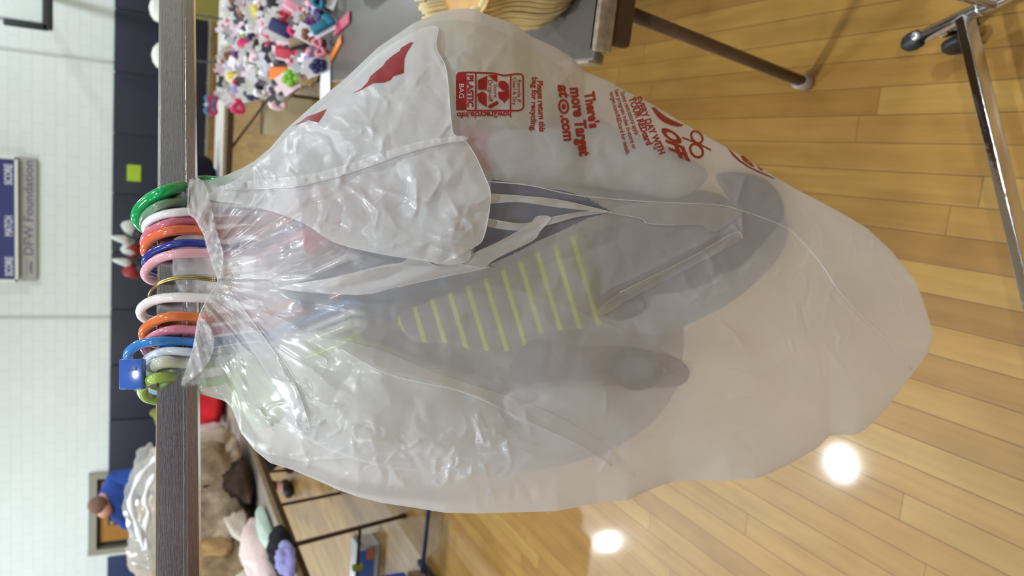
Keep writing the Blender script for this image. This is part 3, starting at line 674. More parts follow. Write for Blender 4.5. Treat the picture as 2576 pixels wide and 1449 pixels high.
# loose strips of film across the gap
STR = [
 ([(1218, 488), (1300, 492), (1400, 502), (1500, 524), (1545, 536), (1480, 530), (1390, 520), (1300, 508), (1222, 512)], 1.0),
 ([(1205, 545), (1260, 556), (1320, 562), (1400, 544), (1480, 532), (1540, 533), (1450, 546), (1380, 566), (1300, 580), (1210, 566)], -1.0),
 ([(1186, 640), (1260, 606), (1330, 566), (1352, 545), (1385, 548), (1360, 580), (1340, 606), (1250, 650), (1215, 674), (1170, 670)], 3.0),
 ([(1050, 640), (1095, 668), (1150, 664), (1210, 672), (1225, 674), (1100, 700), (1000, 722), (900, 742), (700, 725), (830, 700), (960, 668), (1010, 660)], 4.5),
 ([(1093, 664), (1130, 645), (1166, 606), (1186, 632), (1168, 662)], 9.0),
]
for i, (pl, lift) in enumerate(STR):
    def zs(x, y, lift=lift, i=i):
        return Zf(x, y, False) - .002 - lift / 1000 - .0018 * np.sin((y * 1.0 + x * .35) / 9 + i) * np.clip(polydist(x, y, pl) / 6, 0, 1) - disp(x, y) * .5
    sheet('loose_pleat', round_poly(pl, 3), zs, 6.0, M_film2, bag)
    ribbon('pleat_edge', pl[:max(3, len(pl) // 2 + 1)], lambda x, y: zs(x, y) - .0003, .00028, M_edge, bag)
M_film3 = film_mat('milky_bag_film_fold', (.95, .94, .97, 1), clear=.5, haze=.12, milk=.30, crinkle=.1)
FOLDS = [
 ([(1560, 520), (1545, 537), (1612, 550), (1630, 562), (1700, 567), (1760, 566), (1797, 583), (1822, 570), (1856, 545), (1850, 528), (1780, 517), (1640, 510)], 1.6, 4),
 ([(800, 848), (860, 880), (960, 935), (1060, 962), (1180, 992), (1330, 1062), (1460, 1122), (1540, 1172), (1600, 1205), (1560, 1150), (1470, 1085), (1330, 1015), (1100, 940), (950, 878)], 2.0, 7),
 ([(1505, 778), (1560, 735), (1640, 695), (1750, 640), (1850, 585), (1868, 600), (1770, 655), (1660, 712), (1570, 760), (1520, 792)], 1.8, 5),
 ([(558, 705), (600, 760), (650, 830), (700, 900), (745, 975), (780, 1080), (750, 1060), (700, 980), (640, 890), (590, 810), (556, 740)], 2.0, 6),
]
for pl_, lift, ne in FOLDS:
    sheet('fold_layer', round_poly(pl_, 3), lambda x, y, lift=lift: Zf(x, y) - lift / 1000, 6.0, M_film3, bag)
    ribbon('fold_edge', pl_[1:ne + 1], lambda x, y, lift=lift: Zf(x, y) - lift / 1000 - .0003, .00028, M_edge, bag)
# piece of the bag's far side showing behind the hooks
BP = [(433, 612), (446, 596), (480, 590), (540, 600), (560, 650), (562, 700), (545, 742), (500, 738), (462, 737), (444, 715), (436, 690), (434, 650)]
sheet('rear_lip', round_poly(BP, 4), lambda x, y: zr(x, y) - .0125 - .004 * (vnoise(x, y, 25, 71, 2) - .5), 5.0, M_film2, bag)
# turned-over lips of the torn mouth
LIP = [(500, 800), (520, 812), (536, 840), (538, 870), (528, 905), (505, 935), (480, 955), (458, 968), (470, 925), (486, 870), (494, 830)]
sheet('torn_lip', round_poly(LIP, 4), lambda x, y: Zf(x, y) - .005 - .004 * (1 - 2 * np.abs(vnoise(x, y, 22, 72, 2) - .5)), 5.0, M_film2, bag)
LIP2 = [(476, 452), (500, 448), (520, 470), (532, 520), (545, 580), (562, 640), (556, 690), (546, 702), (530, 655), (514, 592), (492, 552), (474, 530), (480, 490)]
sheet('torn_lip', round_poly(LIP2, 4), lambda x, y: Zf(x, y) - .004 - .0045 * (1 - 2 * np.abs(vnoise(x, y * .4, 16, 73, 2) - .5)), 5.0, M_film2, bag)
ribbon('mouth_edge', [(476, 454), (474, 530), (492, 552), (514, 592), (528, 642), (543, 682), (548, 702), (542, 722), (522, 752), (500, 800), (487, 870), (466, 940), (456, 968)], lambda x, y: Zf(x, y) - .0055, .0004, M_edge, bag)
# welded seam down the front
ribbon('welded_seam', [(1222, 456), (1330, 466), (1430, 488), (1520, 499), (1640, 508), (1790, 515), (1850, 525), (1965, 566), (2010, 600), (2060, 655), (2110, 730), (2170, 795), (2230, 850), (2292, 930)], lambda x, y: Zf(x, y) - .0006, .00055, M_edge, bag)

# ------------------------------------------------------------------ print on the bag
def print_px(gx_, gy_, off): return at(gx_, gy_, Zf(gx_, gy_) - off / 1000)
def cut_px(x, y): return x, y
def print_text(body, a, b_, upv, m=M_red, bold=.02, off=1.0, name='printed_line', base=None, shear=0.0, curve=0.0):
    g, fs = text_mesh(body, bold, shear, 2)
    g0, g1 = g[:, 0].min(), g[:, 0].max(); t_ = (g[:, 0] - g0) / (g1 - g0); h_ = g[:, 1] / .72
    px = a[0] + (b_[0] - a[0]) * t_ + upv[0] * h_ + curve * np.sin(np.pi * t_); py = a[1] + (b_[1] - a[1]) * t_ + upv[1] * h_
    if base is None: W = print_px(px, py, off)
    else: W = at(px, py, base(px, py) - off / 1000)
    return mesh(name, W, fs, m, bag)
def print_poly(poly, off=1.0, name='printed_mark', m=M_red, base=None, step=5.0):
    return sheet(name, poly, (lambda x, y: (Zf(x, y) if base is None else base(x, y)) - off / 1000), step, m, bag, smooth=True)
def bar(x0, y0, x1, y1): return [(x0, y0), (x1, y0), (x1, y1), (x0, y1)]
def pl(pts, w_):
    """outline of a stroke"""
    pts = [np.array(p, float) for p in pts]; L_, R_ = [], []
    for i, p in enumerate(pts):
        d_ = pts[min(i + 1, len(pts) - 1)] - pts[max(i - 1, 0)]; d_ /= np.linalg.norm(d_) + 1e-9; n_ = np.array([-d_[1], d_[0]]) * w_ / 2; L_.append(tuple(p + n_)); R_.append(tuple(p - n_))
    return L_ + R_[::-1]
print_text("There's", (1470, 230), (1484, 323), (25, -2), bold=.05, shear=-.1)
print_text('more Target', (1434, 221), (1459, 393), (28, -1), bold=.05)
print_text('at', (1403, 213), (1409, 247), (27, -1), bold=.045, shear=.15)
print_text('.com', (1410, 289), (1420, 355), (27, -1), bold=.045)
ring = lambda cx, cy, rx, ry, tilt=0.0, n=26: [(cx + rx * math.cos(a) * math.cos(tilt) - ry * math.sin(a) * math.sin(tilt), cy + rx * math.cos(a) * math.sin(tilt) + ry * math.sin(a) * math.cos(tilt)) for a in np.linspace(0, 2 * math.pi, n, endpoint=False)]
def print_ring(cx, cy, rx, ry, wd, tilt=0.0, off=1.0, name='printed_ring'):
    n = 28; o_ = ring(cx, cy, rx, ry, tilt, n); i_ = ring(cx, cy, rx - wd, ry - wd, tilt, n); m_ = ring(cx, cy, rx - wd / 2, ry - wd / 2, tilt, n)
    A = np.array(o_ + m_ + i_); W = print_px(A[:, 0], A[:, 1], off); fs = []
    for k in range(n):
        j = (k + 1) % n; fs += [(k, j, n + j, n + k), (n + k, n + j, 2 * n + j, 2 * n + k)]
    return mesh(name, W, fs, M_red, bag)
print_ring(1418, 268, 14, 19, 5.5, -.12); print_poly(ring(1418, 268, 5.5, 7.5, 0, 14), 1.0, 'printed_dot')
print_text('Please return this', (1351, 203), (1357, 332), (15, -1), bold=.035, off=.9, shear=.1)
print_text('bag for recycling.', (1339, 194), (1335, 331), (14, -1), bold=.035, off=.9, shear=.1)
# recycling panel
print_poly([(1153, 181), (1174, 180), (1174, 277), (1147, 278), (1147, 190)], .9, 'printed_band')
for st in ([(1174, 182), (1210, 183), (1240, 184), (1268, 190), (1300, 186), (1312, 187), (1316, 192), (1317, 268), (1313, 275), (1306, 278), (1174, 278)],):
    print_poly(pl(st, 4.5), 1.0, 'printed_frame')
print_poly(pl([(1197, 184), (1197, 278)], 4), 1.0, 'printed_bar'); print_poly(pl([(1285, 188), (1284, 276)], 4), 1.0, 'printed_bar')
print_text('BAG', (1155, 211), (1155, 247), (12.5, 0), m=M_whiteprint, bold=.0, off=1.5)
print_text('PLASTIC', (1176, 189), (1176, 270), (15.5, 0), bold=.04)
print_text('Drop-off', (1228, 201), (1229, 256), (11, 0), bold=.015); print_text('Store', (1241, 212), (1242, 245), (9.5, 0), bold=.015)
print_text('Clean & Dry', (1290, 195), (1290, 264), (9.5, 0), bold=.015); print_text('Recycle If', (1302, 201), (1302, 257), (9.5, 0), bold=.015)
AR = [[(735, 490), (850, 435), (850, 520), (842, 612), (737, 605)], [(858, 430), (940, 422), (972, 435), (972, 520), (945, 505), (900, 470)], [(1000, 497), (1060, 500), (1105, 535), (1110, 590), (1070, 615), (1035, 615), (980, 560), (985, 520)],
      [(1112, 595), (1118, 700), (1090, 738), (1070, 742), (1062, 775), (1040, 745), (990, 710), (978, 635), (1040, 628)], [(708, 680), (735, 655), (790, 627), (842, 660), (845, 815), (800, 795), (740, 745), (735, 690)], [(858, 800), (970, 740), (990, 775), (900, 832), (860, 830)]]
for a_ in AR: print_poly([(1050 + p[0] / 4.83, 100 + p[1] / 4.83) for p in a_], .95, 'printed_arrow')
print_text('how2recycle.info', (1286, 281), (1149, 283), (0, 15), bold=.035)
print_text('Some restrictions apply.*', (1560, 232), (1601, 347), (11, -3), bold=.025)
print_text('See program rules in-store or', (1545, 226), (1592, 376), (10.5, -3), bold=.025)
print_text('target.com/REDcard for details.', (1533, 232), (1576, 391), (10.5, -3), bold=.025)
print_text('EVERY DAY WITH', (1596, 246), (1659, 389), (16, -5), bold=.045)
print_text('YOUR REDcard', (1580, 246), (1627, 366), (16, -5), bold=.045); print_text('TM', (1640, 368), (1645, 377), (7, -2), bold=.01)
print_text('OFF', (1661, 316), (1692, 390), (44, 17), bold=.06)
print_ring(1753, 345, 15, 20, 6, -.7); print_ring(1752, 379, 17, 22, 6.5, -.7); print_poly(pl([(1716, 346), (1752, 359), (1789, 378)], 4.5), 1.0, 'printed_stroke')
k403 = lambda L_: [(1500 + a_ / 4.026, 200 + b_ / 4.026) for a_, b_ in L_]
print_poly(k403([(555, 280), (600, 283), (630, 318), (665, 345), (700, 372), (765, 408), (830, 437), (885, 457), (868, 475), (820, 478), (760, 465), (690, 437), (640, 402), (600, 352), (565, 300)]), 1.0, 'printed_numeral')
print_poly(k403([(1325, 690), (1355, 712), (1400, 755), (1450, 808), (1560, 885), (1700, 948), (1815, 1002), (1790, 1001), (1640, 940), (1540, 893), (1440, 828), (1380, 772)]), 1.4, 'printed_mark')
print_poly(k403([(1455, 770), (1495, 776), (1570, 838), (1612, 888), (1570, 880), (1490, 825)]), 1.4, 'printed_mark'); print_poly(k403([(1615, 865), (1690, 912), (1682, 925), (1650, 910)]), 1.4, 'printed_mark')
k33 = lambda L_: [(700 + a_ / 3.293, 60 + b_ / 3.293) for a_, b_ in L_]
print_poly(k33([(605, 580), (690, 545), (790, 490), (880, 485), (930, 465), (950, 435), (1040, 405), (1045, 290), (1065, 240), (1120, 150), (1090, 155), (1015, 200), (1008, 222), (950, 260), (890, 310), (868, 347), (800, 402), (765, 432), (740, 482), (690, 535)]), .8, 'printed_mark', base=zflap)
print_poly(k33([(105, 855), (160, 835), (228, 807), (250, 796), (330, 816), (355, 780), (402, 705), (330, 735), (240, 768), (180, 812)]), .8, 'printed_mark', base=zflap)

# ------------------------------------------------------------------ hangers on the rod
def plastic(name, r, g, b_, see=0.0):
    return pbr(name, srgb(r, g, b_), .16, spec=.6, coat=.4, sss=.0 if see else .12, trans=see)
HK = [
 ('green', (0, 168, 88), 0, 15, [(520, 455, -1), (475, 466, -1), (420, 479, -.85), (374, 503, -.45), (346, 536, 0), (352, 562, .5), (385, 585, .9), (425, 592, 1)], 'bright green plastic hanger hook with the widest band, at the farthest end of the row'),
 ('sage', (140, 178, 152), .35, 11, [(530, 500, -1), (475, 504, -1), (412, 514, -.85), (374, 534, -.4), (361, 560, .1), (376, 586, .6), (420, 602, 1)], 'see-through sage green plastic hanger hook nested beside the bright green one'),
 ('white', (236, 232, 236), 0, 11, [(530, 530, -1), (470, 533, -1), (420, 538, -.85), (385, 550, -.4), (367, 567, .1), (376, 590, .6), (415, 600, 1)], 'glossy white plastic hanger hook between the sage and the rose ones'),
 ('rose', (214, 120, 140), 0, 11, [(545, 556, -1), (490, 554, -1), (430, 560, -.85), (385, 578, -.4), (364, 602, .1), (372, 626, .6), (420, 640, 1)], 'rose pink plastic hanger hook squeezed against the orange hook above the blue one'),
 ('orange', (232, 112, 76), 0, 13, [(560, 590, -1), (505, 580, -1), (435, 580, -.85), (390, 595, -.4), (367, 620, .1), (374, 642, .6), (420, 656, 1)], 'orange plastic hanger hook next to the dark blue one'),
 ('dark blue', (44, 58, 150), 0, 9.5, [(575, 624, -1), (520, 614, -1), (450, 612, -.85), (395, 628, -.4), (367, 652, .1), (374, 674, .6), (420, 690, 1)], 'dark blue plastic hanger hook between orange and light pink'),
 ('light pink', (238, 178, 190), 0, 12, [(575, 640, -1), (525, 637, -1), (450, 638, -.85), (398, 652, -.4), (366, 682, .1), (380, 704, .6), (430, 712, 1)], 'light pink plastic hanger hook with an open loop, beside the brass wire one'),
 ('white', (238, 232, 234), 0, 12, [(560, 752, -1), (510, 750, -1), (440, 748, -.85), (388, 755, -.4), (356, 776, .1), (364, 800, .6), (415, 815, 1)], 'white plastic hanger hook with an open loop, beside the brass wire one'),
 ('orange', (226, 122, 66), 0, 12, [(550, 800, -1), (498, 798, -1), (430, 796, -.85), (388, 810, -.4), (362, 832, .1), (370, 856, .6), (415, 870, 1)], 'orange plastic hanger hook between the open white loop and a pink hook'),
 ('pink', (226, 140, 164), 0, 10.5, [(540, 832, -1), (490, 830, -1), (430, 830, -.85), (386, 846, -.4), (364, 870, .1), (376, 890, .6), (415, 900, 1)], 'pink plastic hanger hook next to the sky blue one'),
 ('sky blue', (56, 132, 204), 0, 11, [(530, 862, -1), (478, 860, -1), (400, 858, -.85), (352, 866, -.5), (323, 888, 0), (328, 914, .5), (350, 936, .8), (400, 948, 1)], 'sky blue plastic hanger hook that stands highest and carries a blue size clip'),
 ('ice white', (214, 222, 236), 0, 10, [(520, 888, -1), (470, 885, -1), (420, 883, -.85), (386, 892, -.4), (366, 910, .1), (374, 930, .6), (415, 942, 1)], 'bluish white plastic hanger hook just below the sky blue one'),
 ('off white', (226, 228, 214), 0, 15, [(520, 912, -1), (465, 912, -1), (412, 911, -.85), (382, 924, -.4), (370, 944, .1), (380, 964, .6), (415, 976, 1)], 'broad cream white plastic hanger hook beside the lime one'),
 ('lime', (172, 204, 100), 0, 12.5, [(520, 962, -1), (455, 952, -1), (400, 950, -.85), (368, 962, -.4), (358, 980, .1), (370, 1000, .6), (410, 1010, 1)], 'lime green plastic hanger hook at the near end of the row'),
]
def hook_world(pts):
    out = []
    for x, y, sd in pts:
        d_ = float(zr(x, y)) + .021 * sd
        if sd < 0 and x > float(np.interp(y, ey, ex)) - 12: d_ = max(d_, float(Zf(x, y, False)) + .011)
        out.append(at(x, y, d_))
    return out
def hanger(col, rgb, see, rpx, pts, label, i):
    t_ = pts[len(pts) // 2]; s_ = float((at(t_[0], pts[1][1], zr(t_[0], pts[1][1])) - RO) @ RD)
    base = rodpt(s_, 0, -.06)
    t = empty('clothes_hanger', base, label, 'hanger', 'clothes hangers crowded on the chrome rail')
    m = plastic('hanger_' + col.replace(' ', '_') + '_%d' % i, *rgb, see)
    W = hook_world(pts); W = smooth_path([rodpt(s_, 0, -.075), rodpt(s_, .010, -.058)] + W, 12)
    r = rpx * .655 / FPX
    MB().tube(W, r, 14).build('hook', m, t, True)
    wd = .105
    while wd > .03:
        q_ = rodpt(s_, wd, -.122) - CAM; dz = float(q_ @ FW); qx = 1288 - FPX * float(q_ @ UP) / dz; qy = 724.5 - FPX * float(q_ @ RT) / dz
        if yT(qx) + 14 < qy < yB(qx) - 14 and dz > float(Zf(qx, qy, False)) + .012: break
        wd -= .006
    arm = smooth_path([rodpt(s_, wd, -.120), rodpt(s_, wd * .6, -.098), rodpt(s_, .012, -.072), rodpt(s_, -.012, -.072), rodpt(s_, -wd * .6, -.098), rodpt(s_, -wd, -.120)], 6)
    MB().tube(arm, r * .8, 10).build('shoulder_arms', m, t, True)
    MB().tube([rodpt(s_, wd, -.120), rodpt(s_, wd * .98, -.128), rodpt(s_, -wd * .98, -.128), rodpt(s_, -wd, -.120)], r * .7, 10).build('trouser_bar', m, t, True)
    return t
hs = [hanger(*h_, i) for i, h_ in enumerate(HK)]
# brass wire hanger of two twisted strands
wp_ = [(560, 702, -1), (530, 700, -1), (470, 695, -.9), (420, 702, -.6), (387, 722, -.2), (376, 745, .3), (400, 765, .9)]
s_ = float((at(430, 700, zr(430, 700)) - RO) @ RD)
t = empty('clothes_hanger', rodpt(s_, 0, -.06), 'thin brass wire hanger with a doubled hook, the only metal one in the row', 'hanger', 'clothes hangers crowded on the chrome rail')
M_brass = pbr('brass_wire', (.42, .34, .14, 1), .25, 1.0)
for k_ in (0, 1):
    W = smooth_path([rodpt(s_, 0, -.075)] + [at(x, y + (5 if k_ else 0) * (1 if x > 400 else .4), float(zr(x, y)) + .019 * sd) for x, y, sd in wp_], 12)
    MB().tube(W, .00105, 10).build('wire_strand', M_brass, t, True)
MB().tube([rodpt(s_, .10, -.125), rodpt(s_, 0, -.075), rodpt(s_, -.10, -.125), rodpt(s_, .10, -.125)], .0011, 8).build('wire_frame', M_brass, t, True)
# size clip on the sky blue hanger
sb = hs[10]; M_clip = plastic('blue_clip', 62, 104, 196)
zc = float(zr(333, 940)) - .012
c0 = at(334, 941, zc); ax_u = at(304, 941, zc) - at(364, 941, zc); ax_s = at(334, 903, zc) - at(334, 979, zc)
clip = MB().box(c0, (np.linalg.norm(ax_u), np.linalg.norm(ax_s), .007), ax=(ax_u, ax_s, np.cross(ax_u, ax_s)), bev=.0012).build('size_clip', M_clip, sb, True)
M_ink = cm(52, 70, 120, .5)
g_, fs_ = text_mesh('L', .02); hx_ = (g_[:, 0] - g_[:, 0].min()) / (np.ptp(g_[:, 0])); hy_ = g_[:, 1] / g_[:, 1].max()
mesh('size_letter', at(343 - 22 * hy_, 932 - 9 * hx_, zc - .0040), fs_, M_ink, clip)

# ------------------------------------------------------------------ clothes inside the bag
def zg(off, seed=0, amp=.006, sc=70):
    return lambda x, y: Zf(x, y, False) + off + amp * (vnoise(x, y, sc, seed, 3) - .5)
def fabric(name, r, g, b_, **k): return pbr(name, srgb(r, g, b_), .85, spec=.2, var=.18, vscale=60, bump=.25, bscale=350, **k)
def stripe_mat():
    t = NT('striped_knit'); uv = t.n('ShaderNodeUVMap', _uv_map='cloth'); sp = t.n('ShaderNodeSeparateXYZ'); t.l(uv.outputs[0], sp.inputs[0])
    a = t.math('SUBTRACT', sp.outputs[0], t.math('MULTIPLY', t.math('SUBTRACT', sp.outputs[1], 7.6), .30)); a = t.math('ADD', a, .18)
    fr_ = t.math('FRACT', t.math('DIVIDE', a, .50)); k = t.math('LESS_THAN', fr_, .24)
    mx = t.n('ShaderNodeMixRGB'); t.l(k, mx.inputs[0]); mx.inputs[1].default_value = srgb(150, 148, 160); mx.inputs[2].default_value = srgb(232, 250, 30)
    nz = t.n('ShaderNodeTexNoise'); nz.inputs['Scale'].default_value = 900; tc = t.n('ShaderNodeTexCoord'); t.l(tc.outputs['Object'], nz.inputs['Vector'])
    m2 = t.n('ShaderNodeMixRGB', _blend_type='OVERLAY'); m2.inputs[0].default_value = .4; t.l(mx.outputs[0], m2.inputs[1]); t.l(nz.outputs['Color'], m2.inputs[2])
    p = t.n('ShaderNodeBsdfPrincipled'); p.inputs['Roughness'].default_value = .9; t.l(m2.outputs[0], p.inputs['Base Color']); t.l(p.outputs[0], t.out.inputs[0]); return t.m
GR = 'clothes bundled inside the plastic bag'
def garment(name, poly, off, thick, m, label, cat, seed=0, rim=40, amp=.008, uv=False, step=14):
    o = sheet(name, round_poly(poly, 4), zg(off, seed, amp), step, m, None, thick=thick, uv=uv, rim=rim)
    return setp(o, label, cat, GR)
garment('denim_jacket', [(720, 735), (860, 660), (1000, 590), (1120, 500), (1240, 440), (1420, 440), (1600, 480), (1780, 480), (1850, 530), (1800, 620), (1700, 700), (1560, 730), (1500, 800), (1300, 780), (1120, 760), (1020, 800), (900, 800), (800, 790)], .030, .035, fabric('slate_cloth', 128, 136, 162), 'slate blue jacket pressed against the middle of the bag behind its open gap', 'jacket', 1)
garment('striped_leggings', [(1000, 800), (1060, 765), (1220, 700), (1360, 630), (1462, 588), (1480, 640), (1486, 740), (1512, 790), (1510, 820), (1360, 838), (1300, 880), (1200, 880), (1120, 862), (1040, 858)], .011, .010, stripe_mat(), 'grey knit leggings with thin yellow stripes, seen through the bag', 'leggings', 2, 20, .003, True, 10)
garment('fleece_jumper', [(1215, 350), (1300, 325), (1450, 325), (1600, 345), (1730, 395), (1780, 445), (1700, 500), (1560, 480), (1400, 462), (1250, 440)], .014, .025, fabric('pale_fleece', 216, 222, 232), 'fluffy pale blue white jumper pressed to the bag beside the red lettering', 'jumper', 3, 40)
garment('pink_blouse', [(770, 560), (800, 500), (860, 470), (920, 450), (1000, 480), (990, 540), (900, 590), (800, 640), (760, 620)], .022, .02, fabric('rose_cloth', 206, 96, 118), 'rose pink top showing through the doubled mouth flap of the bag', 'top', 4)
garment('pink_blouse', [(1170, 320), (1235, 335), (1265, 380), (1240, 430), (1180, 420), (1150, 370)], .02, .015, fabric('rose_cloth2', 214, 130, 148), 'small patch of pink cloth below the recycling panel of the bag', 'top', 14, 25)
garment('navy_shirt', [(1500, 740), (1545, 712), (1600, 728), (1628, 765), (1600, 796), (1545, 806), (1508, 785)], .014, .012, fabric('plum_cloth', 66, 54, 78), 'small dark plum sleeve peeping out below the striped leggings', 'shirt', 5, 20, .002, False, 10)
garment('brown_shirt', [(1300, 890), (1345, 853), (1450, 872), (1580, 872), (1700, 900), (1735, 940), (1690, 975), (1530, 972), (1400, 962), (1310, 968), (1280, 930)], .036, .012, fabric('taupe_cloth', 150, 136, 144), 'grey brown garment with a round dark strap, in the lower half of the bag', 'shirt', 6, 30)
ro = MB().tube([at(x, y, float(Zf(x, y, False)) + .016) for x, y in ring(1598, 928, 58, 42, .1, 30)], .0042, 8, closed=True).build('round_strap', fabric('dark_strap', 74, 66, 78), bpy.data.objects['brown_shirt'], True)
garment('white_vest', [(1265, 1010), (1310, 972), (1420, 968), (1527, 972), (1522, 1040), (1440, 1075), (1310, 1062)], .014, .012, fabric('white_cotton', 236, 234, 236), 'white cotton vest with a square corner, near the free edge of the bag', 'vest', 7, 14, .002)
garment('cream_bodysuit', [(735, 840), (820, 800), (950, 855), (1040, 900), (1200, 955), (1260, 1010), (1270, 1100), (1100, 1130), (960, 1120), (820, 1080), (750, 990), (700, 900)], .045, .03, fabric('cream_cotton', 240, 236, 226), 'cream bodysuit filling the side of the bag nearest the lime hanger', 'bodysuit', 8)
garment('yellow_blouse', [(1050, 75), (1150, 50), (1270, 85), (1400, 160), (1440, 240), (1380, 320), (1240, 320), (1150, 260), (1090, 180)], .035, .03, fabric('straw_cloth', 226, 212, 176), 'pale straw coloured blouse in the widest corner of the bag', 'blouse', 9)
garment('blue_jeans', [(1800, 440), (1900, 440), (1955, 480), (1972, 550), (1930, 620), (1840, 690), (1720, 740), (1630, 745), (1700, 660), (1800, 600), (1840, 520)], .030, .02, fabric('dusk_denim', 130, 140, 176), 'dusky blue jeans leg rounding off the bundle below the jumper', 'jeans', 10)
garment('light_blue_shirt', [(1590, 800), (1640, 735), (1790, 650), (1920, 570), (1978, 550), (1965, 640), (1860, 745), (1740, 812), (1640, 842)], .034, .015, fabric('powder_blue', 214, 224, 242), 'powder blue shirt tail below the jeans leg in the bag', 'shirt', 11)
garment('white_dress', [(640, 470), (760, 360), (900, 230), (1060, 110), (1200, 110), (1380, 200), (1520, 300), (1640, 400), (1700, 560), (1720, 760), (1700, 980), (1560, 1120), (1300, 1190), (1000, 1180), (780, 1110), (660, 1000), (620, 800), (610, 600)], .105, .05, fabric('soft_white', 240, 236, 238), 'bulky soft white dress hanging deepest in the bag behind the other clothes', 'dress', 12, 80, .02, False, 26)
garment('green_cardigan', [(560, 930), (640, 900), (700, 960), (720, 1040), (660, 1080), (610, 1040), (580, 990)], .03, .02, fabric('pistachio', 186, 206, 140), 'pistachio green cardigan shoulder under the lime hanger', 'cardigan', 13, 30)

# ------------------------------------------------------------------ tables
from mathutils import noise as mnoise
def folding_table(x0, y0, L_, W_, rot, label, top_m, group, near_leg=None):
    """(x0, y0) is its corner nearest the aisle and the camera; L_ runs away from the camera; W_ signed width along x"""
    cs, sn = math.cos(rot), math.sin(rot)
    def w3(u, v_, z_): return np.array([x0 + u * cs + v_ * sn, y0 - u * sn + v_ * cs, z_])
    t = empty('folding_table', w3(W_ / 2, L_ / 2, 0), label, 'table', group)
    AX = ((cs, -sn, 0), (sn, cs, 0), (0, 0, 1))
    MB().box(w3(W_ / 2, L_ / 2, .7315), (abs(W_), L_, .017), ax=AX, bev=.006).build('tabletop', top_m, t, True)
    sgn = 1 if W_ > 0 else -1
    MB().box(w3(W_ / 2, .006, .724), (abs(W_) - .03, .018, .032), ax=AX, bev=.004).box(w3(.006 * sgn, L_ / 2, .724), (.018, L_ - .03, .030), ax=AX, bev=.004).box(w3(W_ - .006 * sgn, L_ / 2, .724), (.018, L_ - .03, .026), ax=AX, bev=.004).build('metal_edging', cm(168, 152, 130, .5, var=.5, vscale=60, metal=.2), t, True)
    MB().box(w3(W_ / 2, .022, .688), (abs(W_) - .06, .02, .052), ax=AX, bev=.009).box(w3(.05 * sgn, L_ / 2, .690), (.02, L_ - .1, .05), ax=AX, bev=.006).box(w3(W_ - .05 * sgn, L_ / 2, .690), (.02, L_ - .1, .05), ax=AX, bev=.006).build('apron', cm(66, 46, 30, .5), t, True)
    return t, w3
G_top = cm(88, 82, 78, .35, var=.12, vscale=9)
tA, wA = folding_table(.178, 1.085, 2.42, .76, math.radians(2.3), 'grey topped folding table nearest the bag, with a wicker basket on it', G_top, 'merchandise tables in a row')
leg_m = cm(86, 64, 48, .45, var=.3, vscale=40)
foot_p = onz(2026, 208, .012); up_p = onz(1535, 14, .66)
lg = MB().tube([up_p + (up_p - foot_p) * .04, foot_p], .0125, 14).build('leg', leg_m, tA, True)
MB().lathe(foot_p + np.array([0, 0, .014]), (0, 0, -1), [(-.016, .012), (-.014, .017), (.02, .018), (.026, .012)], 18).build('foot_glide', cm(150, 132, 124, .4), lg, True)
for (u, v_) in ((.66, .30), (.10, 2.2), (.66, 2.2)):
    lg = MB().tube([wA(u, v_, .69), wA(u, v_ + (-.1 if v_ < 1 else .1), .02)], .0125, 10).build('leg', leg_m, tA, True)
MB().tube([wA(.10, 2.25, .3), wA(.66, 2.25, .3)], .008, 8).build('leg_brace', leg_m, tA, True)
tB, wB = folding_table(.262, 3.53, 2.42, .76, math.radians(0), 'grey topped folding table heaped with small packaged accessories', G_top, 'merchandise tables in a row')
for (u, v_) in ((.10, .3), (.66, .3), (.10, 2.2), (.66, 2.2)):
    MB().tube([wB(u, v_, .69), wB(u, v_ + (-.12 if v_ < 1 else .12), .0)], .0125, 10).build('leg', leg_m, tB, True)
MB().tube([wB(.10, .25, .3), wB(.66, .25, .3)], .008, 8).build('leg_brace', leg_m, tB, True)
tC, wC = folding_table(-1.80, 3.02, 2.42, -.76, 0, 'grey folding table with pink cloth hanging at its aisle side', cm(150, 140, 132, .4), 'clothing tables in a row')
f1 = onz(1016, 1298, .012)
lg = MB().tube([onz(742, 1370, .70), f1], .0115, 12).build('leg', cm(64, 48, 44, .45), tC, True)
MB().lathe(f1 + np.array([0, 0, .012]), (0, 0, -1), [(-.016, .012), (.0, .017), (.022, .014)], 14).build('foot_glide', cm(60, 50, 46, .4), lg, True)
md = f1 * .55 + onz(742, 1370, .70) * .45
MB().tube([md, md + np.array([-.5, 0, 0])], .009, 8).build('leg_brace', cm(64, 48, 44, .45), tC)
MB().tube([wC(-.66, .45, .69), wC(-.66, .6, .0)], .0115, 10).build('leg', cm(64, 48, 44, .45), tC, True)
for u in (-.10, -.66): MB().tube([wC(u, 2.1, .69), wC(u, 2.25, .0)], .0115, 10).build('leg', cm(64, 48, 44, .45), tC, True)
tD, wD = folding_table(-1.80, 5.47, 2.42, -.76, 0, 'grey folding table farther down the row under the red garment', cm(150, 140, 132, .4), 'clothing tables in a row')
for (u, v_) in ((-.10, .3), (-.66, .3), (-.10, 2.2), (-.66, 2.2)):
    MB().tube([wD(u, v_, .69), wD(u, v_, .0)], .0115, 10).build('leg', cm(64, 48, 44, .45), tD, True)
